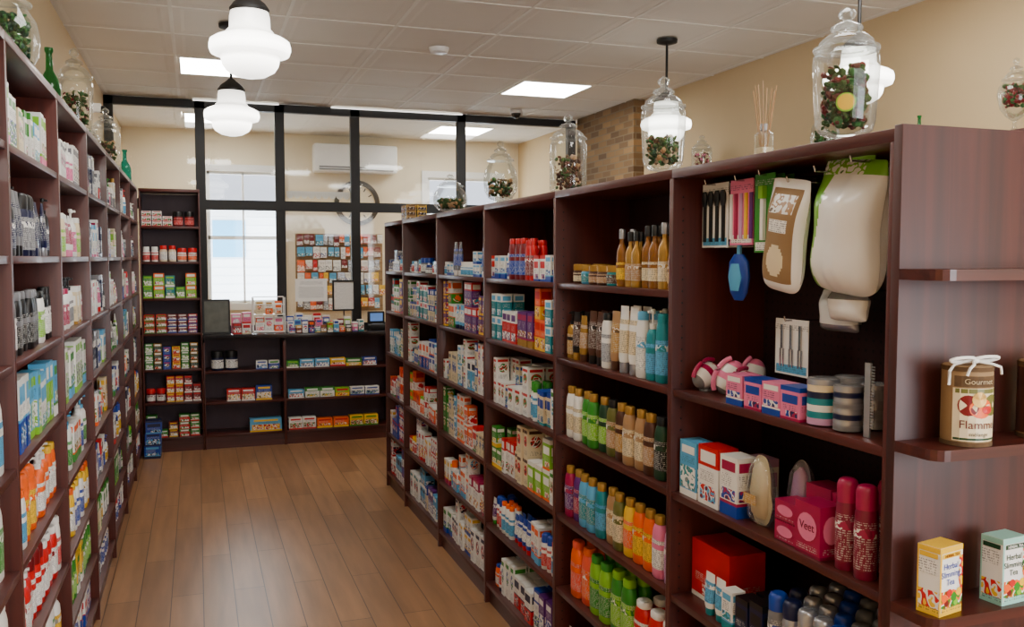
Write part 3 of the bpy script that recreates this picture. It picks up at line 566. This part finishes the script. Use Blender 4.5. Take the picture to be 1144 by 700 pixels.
canister(1.27,1.585,['lilac','teal','white','teal','navy','cream']); canister(1.272,1.508,['grey','silver','navy','silver','grey','silver','navy'],.03,.08)
canister(1.34,1.585,['white','grey','white','tan']); canister(1.34,1.508,['silver','grey','silver','grey'],.03,.08)
cmb=MB().box(-.008,.008,-.002,.002,.0,.15,'silver')
for k in range(22): cmb.box(.008,.018,-.001,.001,.02+k*.0058,.0225+k*.0058,'silver')
thing('metal_comb',(1.262,1.44,z+.001),[('comb_spine',cmb)],'silver metal comb standing upright on the shelf','comb',RR,gA)
def hook(y,z_,x0,x1=1.519):
    h=MB().cyl((0,0,0),(x0-x1,0,0),.0022,'chrome',8).cyl((x0-x1,0,0),(x0-x1-.004,0,.012),.0022,'chrome',8).box(-.002,0,-.006,.006,-.012,.012,'chrome')
    ob('peg_hook',h.mesh('hk'),(x1,y,z_),label='chrome pegboard hook holding hanging goods',cat='hook',group='pegboard hooks')
def hung(name,y,x,ztop,parts,label,cat):
    return thing(name,(x,y,ztop),parts,label,cat,RR,gA)
def card(w,h,c,pr=None):
    b=MB().box(-w/2,w/2,-.001,.001,-h,0,c); b.box(-w/2+.005,w/2-.005,-.0016,-.001,-h+.005,-h+.025,pr or 'print_white'); b.box(-w/2,w/2,-.0015,-.001,-.028,-.012,'print_'+c); return b
for (y,zt) in((2.085,1.785),(1.945,1.785),(1.845,1.79),(1.735,1.765),(1.64,1.78),(1.525,1.79),(1.87,1.435)): hook(y,zt-.006,1.28 if y!=1.87 else 1.38)
for dx in(0,.03,.06):
    br_=MB()
    for k in range(4): 
        xx=-.045+k*.03; br_.box(xx-.004,xx+.004,-.008,-.001,-.155,-.06,'black').rings([(.009,.004,-.06),(.012,.006,-.045),(.012,.006,-.03),(.006,.004,-.02)],'black',10,cx=xx,cy=-.006)
    hung('brush_set_card',2.085-.012*dx/.03,1.31+dx,1.783,[('card_back',card(.125,.17,'white','print_lightblue')),('makeup_brush',br_)],'white card holding four black makeup brushes on a hook','brush set')
for dx in(0,.03,.06):
    f_=MB()
    for k,c in enumerate(('white','magenta','lilac','yellow','purple')): f_.box(-.05+k*.022,-.038+k*.022,-.004,-.001,-.15,-.035,c)
    hung('nail_file_card',1.955-.012*dx/.03,1.305+dx,1.783,[('card_back',card(.1,.165,'pink')),('nail_file',f_)],'pink card with coloured nail files hanging on a hook','nail file set')
bo=MB().rings([(.02,.005,-.14),(.036,.012,-.12),(.045,.016,-.08),(.04,.014,-.04),(.018,.01,-.02)],'blue',20); bi=MB().rings([(.018,.003,-.115),(.03,.006,-.08),(.018,.003,-.045)],'lightblue',16,cy=-.013)
hung('oval_hairbrush',2.0,1.33,1.615,[('brush_back',bo),('bristle_pad',bi),('brush_handle',MB().rings([(.008,.006,-.025),(.007,.006,.01)],'lightblue',10))],'blue oval hairbrush hanging below the cards','hairbrush'); hook(2.0,1.617,1.33)
for k in range(3):
    tb_=MB().box(-.006,.006,-.01,-.001,-.16,-.03,'white').box(-.008,.008,-.014,-.001,-.06,-.03,'lime')
    hung('toothbrush_card',1.85+k*.004,1.30+k*.03,1.788,[('card_back',card(.08,.19,'green')),('toothbrush',tb_)],'green card with white toothbrush hanging on a hook','toothbrush')
sc=MB()
for k in(-1,0,1): sc.box(k*.036-.004,k*.036+.004,-.005,-.001,-.075,-.015,'chrome').box(k*.036-.008,k*.036-.004,-.004,-.001,-.12,-.075,'chrome').box(k*.036+.004,k*.036+.008,-.004,-.001,-.12,-.075,'chrome')
hung('tweezers_card',1.87,1.40,1.432,[('card_back',card(.13,.14,'white','print_lightblue')),('tweezers',sc)],'white card holding three steel tweezers','tweezers set')
def pillow(w,h,t,matf,seg=36,wr=.16,sd=0,flat=True,fl=.9):
    mb=MB()
    for s in(-1,1):
        i=len(mb.v)
        for a in range(seg+1):
            for b_ in range(seg+1):
                u=a/seg*2-1; v=b_/seg*2-1; q=max(0,(1-abs(u)**2.6))*max(0,(1-abs(v)**3.2))
                if flat:
                    tt=min(1,max(0,(v-.3)/.6)); q*=(1-fl*tt*tt*(3-2*tt))
                n=wr*(math.sin(u*4+v*3+sd)*math.cos(v*4-u*3+sd)+.35*math.sin(u*17+v*5+sd)*max(0,abs(v)-.3)*1.6)
                rr=(1-.06*abs(v)**6)*(1-.05*math.cos(v*4+sd)); xx=u*w/2*rr; zz=-h/2+v*h/2*(1-.10*abs(u)**5*(1 if v<0 else .2))
                mb.v.append((xx,s*(t/2*(q**.55)*(1+n)+.0004),zz))
        for a in range(seg):
            for b_ in range(seg):
                k=i+a*(seg+1)+b_; f=(k,k+seg+1,k+seg+2,k+1); mb.f.append(f if s<0 else f[::-1]); mb.m.append(mb.mi(matf((a+.5)/seg*2-1,(b_+.5)/seg*2-1,s)))
    return mb
art('lime','white'); art('tan','white')
def bagmat(u,v,s):
    if v>.78: return 'art_lime_white' if u<.5 else 'bag_green'
    if u<-.55+.35*max(0,v)+.1*math.sin(v*4+1): return 'bag_green'
    return 'cotton'
bl_='puffy white and green packaged bath sponge hanging on hook'
def mitt(x,y,zt,w_,h_,t_,tilt,sd,mf=bagmat,lean=0): thing('bath_sponge_pack',(x,y,zt),[('pack_body',pillow(w_,h_,t_,mf,sd=sd,wr=.08,fl=.75)),('hanging_header',MB().box(-w_*.3,w_*.3,-.001,.001,-.012,.008,'bag_green'))],bl_,'bath sponge',0,gA,rot=(lean,tilt,RR))
mitt(1.335,1.575,1.795,.19,.29,.12,.09,0)
mitt(1.44,1.48,1.79,.22,.31,.08,.0,3)
mitt(1.375,1.665,1.785,.13,.27,.06,.08,1,lambda u,v,s:'cotton' if abs(u)<.8 else 'bag_green')
gm=lambda u,v,s:'cotton' if (v>.82 or v<-.86 or abs(u)>.8) else ('cream' if (u*u/.22+(v+.45)**2/.08<1) else ('print_white' if (abs(u)<.5 and .05<v<.3) else ('art_tan_white' if (abs(u)<.6 and .4<v<.7) else 'kraft')))
thing('loofah_pouch',(1.285,1.725,1.765),[('pouch_body',pillow(.135,.26,.06,gm,wr=.05))],'white and tan pouch hanging on a hook','pouch',0,gA,rot=(0,.14,RR))
thing('white_sponge_pack',(1.43,1.73,1.51),[('pack_body',pillow(.13,.1,.06,lambda u,v,s:'cotton' if v>-.6 else 'silver',sd=1,wr=.05))],'white bagged sponges hanging beneath the pouch','pack',RR,gA)
thing('white_sponge_pack',(1.36,1.62,1.515),[('pack_body',pillow(.12,.07,.05,lambda u,v,s:'cotton' if v<.4 else 'silver',sd=2,wr=.05))],'white bagged sponges hanging beneath the pouch','pack',RR,gA)
hook(1.73,1.513,1.43); hook(1.62,1.512,1.36)
def tin(x,y,z_,dark=False,rz=.0):
    r=.0425; b=MB().rings([(r,r,0),(r,r,.142),(r*.97,r*.97,.145)],'kraft',32)
    lb=MB().rings([(r+.0006,r+.0006,.010),(r+.0006,r+.0006,.134)],'brown' if dark else 'kraft',32,top=False,bot=False)
    def band(z0,z1,c): return MB().rings([(r+.0015,r+.0015,z0),(r+.0015,r+.0015,z1)],c,32,top=False,bot=False)
    pic=MB()
    def patch(a0,a1,z0,z1,m,o,n=8,ell=False):
        if ell:
            ac,zc=(a0+a1)/2,(z0+z1)/2; pts=[(ac+(a1-a0)/2*math.cos(t),zc+(z1-z0)/2*math.sin(t)) for t in[k*math.pi/8 for k in range(16)]]
            for k in range(16):
                tri=[(ac,zc),pts[k],pts[(k+1)%16]]; pic.poly([((r+o)*math.sin(a),-(r+o)*math.cos(a),zz) for a,zz in tri],m)
        else:
            for k in range(n):
                p=a0+(a1-a0)*k/n; q=a0+(a1-a0)*(k+1)/n; pic.poly([((r+o)*math.sin(a),-(r+o)*math.cos(a),zz) for a,zz in((p,z0),(q,z0),(q,z1),(p,z1))],m)
    patch(-1.3,1.05,.108,.128,'husk',.0012); patch(-1.35,1.1,.010,.106,'cream',.0012); patch(-1.3,1.05,.012,.016,'darkgreen',.0014); patch(-1.25,1.,.097,.105,'olive',.0014)
    patch(-1.15,-.3,.056,.094,'darkred',.0014,ell=True); patch(-.7,.3,.052,.088,'orange',.0016,ell=True); patch(-.15,.85,.056,.095,'olive',.0018,ell=True); patch(-.6,0,.072,.1,'gold',.002,ell=True); patch(-.2,.3,.06,.075,'red',.0022,ell=True)
    bow=MB()
    for s in(-1,1):
        bow.tubeloop([(s*.0465,-.004,.11),(s*.048,-.006,.135),(s*.040,-.009,.148),(s*.018,-.012,.152),(0,-.013,.152)],.003,'rope',8)
        bow.tubeloop([(s*(.028-.028*math.cos(t)),-.016-.006*math.sin(t),.156+.0045*math.sin(t)) for t in[k*2*math.pi/16 for k in range(16)]],.003,'rope',8,True)
        bow.tubeloop([(s*.004,-.016,.152),(s*.02,-.034,.149),(s*.036,-.04,.143),(s*.04,-.038,.13)],.0025,'rope',8)
    bow.ball((0,-.016,.154),.0065,'rope',10,6)
    t=thing('soup_mix_tin',(x,y,z_),[('tin_body',b),('paper_label',lb),('rim',band(0,.008,'husk')),('rim',band(.136,.144,'husk')),('label_picture',pic),('rope_handle',bow)],'round tan tin with fruit picture label and white rope handle','tin',rz,'tins on the end display shelf')
    for s,sz,zz,c in(('Gourmet',.0135,.118,'cream'),('Flamme',.021,.040,'darkred'),('mélange',.010,.023,'black')):
        me=textmesh(s,sz,c)
        for v in me.vertices: a=v.co.x/r-.3; v.co=Vector(((r+.0026)*math.sin(a),-(r+.0026)*math.cos(a),v.co.z+zz))
        ob('printed_text',me,parent=t)
tin(1.33,1.262,1.2455); tin(1.514,1.26,1.2455,True,.5)
for k,x in enumerate((1.272,1.425)):
    w,h,d=.066,.125,.045; pr=carton('white','cream','green',w,h,d,2); B=MB().add(pr['B'])
    D=MB()
    def q(u0,u1,v0,v1,m,o=.0006): D.poly([(u0*w-w/2,-d/2-o,v0*h),(u1*w-w/2,-d/2-o,v0*h),(u1*w-w/2,-d/2-o,v1*h),(u0*w-w/2,-d/2-o,v1*h)],m)
    def q2(u0,u1,v0,v1,m,o=.0006): D.poly([(-w/2-o,d/2-u0*d,v0*h),(-w/2-o,d/2-u1*d,v0*h),(-w/2-o,d/2-u1*d,v1*h),(-w/2-o,d/2-u0*d,v1*h)],m)
    c=('yellow','mint')[k]; am=art('orange','green'); am2=art('red','yellow')
    for f in(q,q2): f(0,1,.92,1,c); f(0,1,0,.05,c); f(0,.07,.05,.92,c); f(.1,.9,.84,.91,'yellow' if k==0 else 'darkgreen',.0009); f(.1,1,.05,.11,'print_'+('yellow' if k==0 else 'mint'))
    q(.07,1,.11,.36,am,.0008); q2(.07,1,.11,.36,am2,.0008); q(.84,1,.36,.84,am2 if k==0 else am,.0008); q2(.07,.9,.6,.82,'print_white',.0008)
    for a,b_,r_,m_ in((.2,.26,.13,'orange'),(.42,.32,.12,'red'),(.62,.25,.13,'green'),(.84,.31,.12,'yellow'),(.3,.18,.1,'darkred'),(.72,.17,.1,'lime')):
        D.poly([(a*w-w/2+r_*w*math.cos(t),-d/2-.0011-r_*.001,b_*h+r_*h*.5*math.sin(t)) for t in[j*math.pi/7 for j in range(14)]],m_)
    D.box(-w/2+.001,w/2-.001,-d/2+.001,d/2-.001,h,h+.0006,c)
    t=thing('herbal_tea_box',(x,1.255,.9405),[('box_body',B.mesh('b')),('printed_panel',D)],('white and yellow' if k==0 else 'pale green')+' slimming tea box with fruit pictures on display shelf','tea box',(.2,.1)[k],'tea boxes on the end display shelf')
    ob('printed_text',textmesh('Herbal\nSlimming\nTea',.0155,'blue' if k==0 else 'darkgreen',.95),(-.003,-d/2-.0016,h*.6),parent=t)
    ob('printed_text',textmesh('HERBAL TEA',.0075,'white' if k else 'darkred'),(0,-d/2-.0018,h*.875),parent=t)

# ---------------- jars on top ----------------
def blobs(w,z0,z1,cols,n=70,rs=(.010,.017)):
    mb=MB()
    for _ in range(n):
        r=R.uniform(*rs); a=R.uniform(0,6.28); q=(w-r)*math.sqrt(R.random())
        M=Matrix.Translation((q*math.cos(a),q*math.sin(a),R.uniform(z0+r,z1)))@Matrix.Rotation(R.uniform(0,3),4,Vector((R.random(),R.random(),R.random()+.01)).normalized())
        mb.add(MB().ball((0,0,0),r,R.choice(cols),6,4,R.uniform(.25,.9)),M)
    return mb
def jar(x,y,zb,w,h,style,cols,label,fill=.6,n=190,cn='dried_potpourri'):
    r=w/2; F=MB().rings([(.68*r,.68*r,0),(.7*r,.7*r,.014*h),(.5*r,.5*r,.03*h),(.26*r,.26*r,.05*h),(.24*r,.24*r,.09*h)],'glass',24)
    if style=='urn': bd=[(.25,.09),(.6,.105),(.82,.14),(.9,.2),(.98,.5),(1,.6),(.98,.66),(.84,.69)]
    elif style=='bowl': bd=[(.25,.09),(.7,.14),(.95,.26),(1,.4),(.9,.56),(.66,.66),(.64,.68)]
    elif style=='goblet': bd=[(.16,.16),(.5,.22),(.82,.32),(1,.5),(.9,.62),(.62,.68)]; F=MB().rings([(.5*r,.5*r,0),(.52*r,.52*r,.012*h),(.2*r,.2*r,.04*h),(.1*r,.1*r,.08*h),(.1*r,.1*r,.16*h)],'glass',24)
    else: bd=[(.85,.05),(.97,.07),(1,.12),(1,.62),(.9,.67),(.88,.68)]; F=MB().rings([(.8*r,.8*r,0),(.85*r,.85*r,.02*h),(.6*r,.6*r,.05*h)],'glass',24)
    B=MB().rings([(a*r,a*r,z*h) for a,z in bd],'glass',28,top=False)
    k=min(.86,bd[-1][0]); Lr=[(k+.14,.692),(k+.16,.705),(k+.14,.718),(k,.725),(k*.95,.76),(k*.7,.80),(k*.45,.815),(k*.4,.83),(k*.58,.84),(k*.56,.86),(k*.3,.885),(k*.16,.895),(k*.14,.91),(k*.28,.925),(k*.32,.95),(k*.24,.975),(k*.08,.99),(.01,1)]
    Ld=MB().rings([(a*r,a*r,z*h) for a,z in Lr],'glass',28)
    thing('apothecary_jar',(x,y,zb),[('foot',F),('jar_body',B),('lid',Ld)],label,'glass jar',group='glass apothecary jars')
    zb0={'cyl':.06,'goblet':.3}.get(style,.13)*h
    c=blobs(r*.8,zb0+.02*h,fill*h,cols,n,(.005,.012) if w<.17 else (.008,.016)).mesh('c')
    ob(cn,c,(x,y,zb),label='mixed dried flowers, moss and fruit filling a glass jar',cat='jar filling',kind='stuff')
tp=1.8252; ln='clear glass apothecary jar with finial lid on the shelving'
jar(1.385,1.675,tp,.145,.32,'urn',['moss','darkred','moss','husk','moss','petal','leaf','moss'],'clear glass jar of potpourri and citrus on the low shelving',.58,320)
cs=MB().rings([(.021,.021,-.003),(.021,.021,.003)],'lime',20).rings([(.018,.018,-.0035),(.018,.018,.0035)],'yellow',20)
ob('dried_citrus_slice',cs.mesh('cs'),(1.385-.036,1.675-.046,tp+.10),rot=(1.45,0,-.7),label='dried yellow citrus slice inside the glass jar',cat='citrus slice')
jar(1.385,2.51,tp,.14,.325,'urn',['moss','leaf','husk','tan','moss','moss','cream'],ln,.42)
jar(1.385,3.27,tp,.145,.32,'cyl',['petal','brown','husk','moss','tan','brown'],'straight clear glass jar of dark dried petals with lid',.5)
jar(1.385,4.10,tp,.165,.32,'bowl',['moss','moss','leaf','husk','tan'],'round clear glass jar of green moss on the shelving',.42)
jar(1.385,5.0,tp,.2,.24,'bowl',['moss','tan','moss'],'low round glass jar with lid on the shelving',.4)
tw=2.1402
jar(3.46,5.7,tw,.15,.33,'urn',['darkred','cream','petal','pink'],'glass jar of red and white sweets on the wall shelving')
jar(3.46,4.35,tw,.17,.36,'bowl',['leaf','moss','moss'],'glass jar of green plants on the wall shelving',.5)
jar(3.44,3.05,tw,.15,.33,'goblet',['darkred','darkred','moss','petal','leaf'],'small glass urn of dark red flowers on a thin foot',.64,200)
jar(-.56,3.28,tw,.2,.36,'bowl',['leaf','moss','leaf','darkgreen'],'large round glass jar of green leaves on wall shelving',.6,320)
jar(-.56,5.05,tw,.17,.5,'urn',['darkred','moss','moss','cream','leaf'],'tall glass jar of red flowers on the wall shelving',.55,260)
jar(-.56,6.7,tw,.18,.46,'cyl',['moss','brown','moss','tan'],'tall straight glass jar of dried flowers on the wall shelving',.5,240)
jar(-.56,5.75,tw,.1,.2,'cyl',['red','darkred','orange'],'small glass jar of red sweets on the wall shelving',.55,80)
def vase(x,y,h,w,m,lab):
    r=w/2; thing('glass_bottle_vase',(x,y,tw),[('vase_body',MB().rings([(.8*r,.8*r,0),(r,r,.05*h),(r,r,.45*h),(.8*r,.8*r,.58*h),(.35*r,.35*r,.7*h),(.3*r,.3*r,.92*h),(.42*r,.42*r,.95*h),(.42*r,.42*r,h)],m,20))],lab,'vase')
vase(-.55,4.13,.3,.08,'greenglass','green glass bottle vase on the wall shelving'); vase(-.5,7.5,.27,.09,'tealglass','teal glass bottle vase on the wall shelving'); vase(3.45,3.62,.16,.05,'greenglass','small green glass bottle on the wall shelving')
rd=MB()
for k in range(8):
    a=k*.785; rd.cyl((.004*math.cos(a),.004*math.sin(a),.01),(.03*math.cos(a),.03*math.sin(a),.20+.01*(k%3)),.0012,'tan',6)
thing('reed_diffuser',(1.42,2.03,tp),[('diffuser_bottle',MB().rings([(.019,.019,0),(.02,.02,.004),(.02,.02,.085),(.01,.01,.094)],'glass',16,5,top=False)),('diffuser_collar',MB().rings([(.0105,.0105,.0945),(.0105,.0105,.112)],'silver',14)),('fragrance_oil',MB().rings([(.017,.017,.006),(.017,.017,.05)],'cream',16,5)),('reeds',rd)],'small square glass reed diffuser with wooden reeds','diffuser')
for k in range(12):
    c1,c2=(('gold','brown'),('yellow','black'),('gold','darkred'),('cream','brown'))[k%4]
    inst(carton(c1,c2,'brown',.075,.032,.06,5),(1.30+.07*(k%2),5.66+.085*((k//2)%2),tp+(k//4)*.0328),RR,'atop shelving',kind='gift_carton',group='small packs stacked on the shelving')

# ---------------- pendants ----------------
def pendant(x,y):
    zc=2.548; gl_=MB().rings([(.06,.06,-.002),(.072,.072,-.01),(.076,.076,-.03),(.078,.078,-.075),(.09,.09,-.088),(.092,.092,-.096),(.132,.132,-.112),(.15,.15,-.124),(.154,.154,-.14),(.154,.154,-.155),(.148,.148,-.172),(.112,.112,-.184),(.11,.11,-.196),(.106,.106,-.215),(.092,.092,-.236),(.06,.06,-.255),(.02,.02,-.264),(.001,.001,-.265)][::-1],'lampglass',36)
    cap=MB().rings([(.074,.074,-.012),(.076,.076,.0),(.06,.06,.022),(.03,.03,.045),(.015,.015,.06)],'black_frame',28)
    rod=MB().cyl((0,0,.05),(0,0,H-zc-.02),.008,'black_frame',12); can=MB().rings([(.03,.03,H-zc-.035),(.062,.062,H-zc-.025),(.064,.064,H-zc-.006)],'black_frame',28)
    thing('pendant_lamp',(x,y,zc),[('lamp_shade',gl_),('shade_holder',cap),('rod',rod),('ceiling_canopy',can)],'schoolhouse pendant lamp with white opal glass, lit','pendant lamp',group='schoolhouse pendant lamps')
for x,y in((.215,3.68),(.21,5.44),(.2,1.6),(2.88,3.4),(2.74,4.93)): pendant(x,y)
thing('smoke_detector',(1.48,5.6,H-.005),[('detector_body',MB().rings([(.04,.04,-.035),(.055,.055,-.03),(.065,.065,-.01),(.065,.065,0)],'plastic_white',24))],'round white smoke detector on the ceiling','smoke detector')
thing('dome_security_camera',(2.75,7.7,H-.005),[('camera_base',MB().rings([(.055,.055,-.03),(.055,.055,0)],'plastic_white',20)),('dome',MB().rings([(.01,.01,-.075),(.03,.03,-.065),(.042,.042,-.04),(.044,.044,-.03)],'black',20))],'small white dome security camera under the ceiling','security camera')
thing('dome_security_camera',(-.6895,7.2,2.66),[('camera_base',MB().box(.0,.06,-.03,.03,-.02,.04,'plastic_white')),('dome',MB().ball((.07,0,.0),.028,'black',14,8))],'small white security camera on the cream wall','security camera')

# ---------------- counter top goods ----------------
zc=.9508
def frame(x,y,w,h,inner,name,label,z_=zc,tilt=-.12):
    f=MB().box(-w/2,w/2,-.01,.01,0,.015,'black_frame').box(-w/2,w/2,-.01,.01,h-.015,h,'black_frame').box(-w/2,-w/2+.015,-.01,.01,.015,h-.015,'black_frame').box(w/2-.015,w/2,-.01,.01,.015,h-.015,'black_frame')
    i=MB().box(-w/2+.014,w/2-.014,-.003,.006,.014,h-.014,inner)
    return thing(name,(x,y,z_),[('frame_border',f),('notice_sheet',i)],label,'framed notice',rot=(tilt,0,0))
P('dimpicture',(64,66,54),.3,var=.7,scale=14)
frame(.15,7.86,.22,.29,'dimpicture','framed_picture','black-framed dark picture leaning on the counter')
frame(1.22,7.93,.2,.27,'print_white','framed_notice','black-framed white printed notice standing above the counter',1.12,0)
thing('notice_stand',(1.22,7.93,zc),[('stand_post',MB().box(-.006,.006,-.006,.006,.004,.1695,'chrome')),('stand_base',MB().box(-.07,.07,-.05,.05,0,.005,'chrome'))],'slim metal stand holding the framed notice','stand')
pn=MB().box(-.14,.14,-.002,0,0,.2,'paper').box(-.11,.11,-.003,-.002,.03,.13,'print_white').box(-.1,.1,-.0032,-.002,.15,.18,'print_white')
ob('paper_notice',pn.mesh('p'),(.96,Yp+.0255,1.2),label='white printed paper notice taped to the glass partition',cat='notice')
def co(b,a,c,w,h,d,s,x,y,kind,dz=0): inst(carton(b,a,c,w,h,d,s),(x,y,zc+dz),R.uniform(-.1,.1),'on countertop',kind=kind,group='goods on the countertop')
co('darkred','red','white',.07,.09,.06,5,.31,7.82,'sweets_box'); co('pink','lilac','white',.08,.16,.07,2,.31,7.95,'tissue_box'); co('pink','white','magenta',.07,.17,.07,5,.395,7.95,'tissue_box'); co('white','red','cream',.07,.1,.06,4,.385,7.82,'sweets_box')
rk=MB()
for a,b_ in((-.13,-.07),(.13,-.07),(-.13,.07),(.13,.07)): rk.cyl((a,b_,0),(a,b_,.3),.005,'plastic_white',8)
for z_ in(.004,.15): rk.box(-.13,.13,-.07,.07,z_,z_+.006,'plastic_white')
rk.cyl((-.13,-.07,.24),(.13,-.07,.24),.004,'plastic_white',8).cyl((-.13,.07,.3),(.13,.07,.3),.004,'plastic_white',8)
thing('wire_display_rack',(.575,7.9,zc),[('rack_frame',rk)],'white two-tier display rack on the countertop','display rack')
for k in range(3): co('white','orange','pink',.07,.12,.06,(k+1)%5,.50+k*.078,7.89,'lip_balm_box',.0105)
for k in range(3): co(('cream','white','white')[k],'orange','gold',.06,.11,.05,(k+2)%5,.50+k*.078,7.89,'lip_balm_box',.1565)
cl_=[('blue','white','red'),('darkred','yellow','white'),('white','red','blue'),('navy','blue','orange'),('teal','white','yellow'),('darkred','gold','white'),('lime','white','red'),('lightblue','white','blue'),('orange','red','white'),('black','gold','white'),('pink','white','blue'),('white','teal','red')]
for k in range(12):
    b_,a_,c_=cl_[k]; co(b_,a_,c_,.044,.04+.02*(k%4),.07,k%6,.757+k*.053,7.79,'candy_box')
for k in range(9):
    b_,a_,c_=cl_[(k*5+2)%12]; co(b_,a_,c_,.052,.09+.015*(k%3),.05,(k+2)%6,.75+k*.061,7.865,'candy_box')
for k in range(5):
    b_,a_,c_=cl_[(k*7+3)%12]; co('white',a_ if a_!='white' else 'red',c_,.065,.13+.02*(k%2),.05,(k+1)%6,.76+k*.077,7.985,'candy_box')
tm_=MB().box(-.07,.07,-.09,.07,0,.05,'black')
thing('payment_terminal',(1.5,7.88,zc),[('terminal_body',tm_,.008),('keypad',MB().box(-.05,.05,-.08,-.01,.05,.056,'grey')),('screen_housing',MB().box(-.075,.075,.01,.05,.05,.16,'black'),.008),('screen',MB().box(-.055,.055,.004,.0098,.075,.145,'screen'))],'black payment terminal with lit screen on the countertop','payment terminal')

# ---------------- lights ----------------
w=bpy.data.worlds.new('w'); S.world=w; w.use_nodes=True; bg=w.node_tree.nodes['Background']; bg.inputs[0].default_value=(.88,.94,1,1); bg.inputs[1].default_value=10.
def area(loc,sx,sy,pw,col,rot):
    l=bpy.data.lights.new('a','AREA'); l.shape='RECTANGLE'; l.size=sx; l.size_y=sy; l.energy=pw; l.color=col; o=bpy.data.objects.new('storefront_daylight',l); o.location=loc; o.rotation_euler=rot; LK(o)
area((2.0,-1.42,1.6),2.6,1.6,75,(.92,.96,1),(math.pi/2,0,0))
# ---------------- camera ----------------
cd=bpy.data.cameras.new('cam'); cd.sensor_fit='HORIZONTAL'; cd.sensor_width=36; cd.lens=1000/1144*36; cd.clip_start=.02
cam=bpy.data.objects.new('camera',cd); LK(cam); cam.location=(0,0,1.585)
ps,th=math.radians(19.4),math.radians(3.55)
F=Vector((math.sin(ps)*math.cos(th),math.cos(ps)*math.cos(th),-math.sin(th))); cam.rotation_euler=F.to_track_quat('-Z','Y').to_euler(); S.camera=cam
print('COUNTS',CNT)
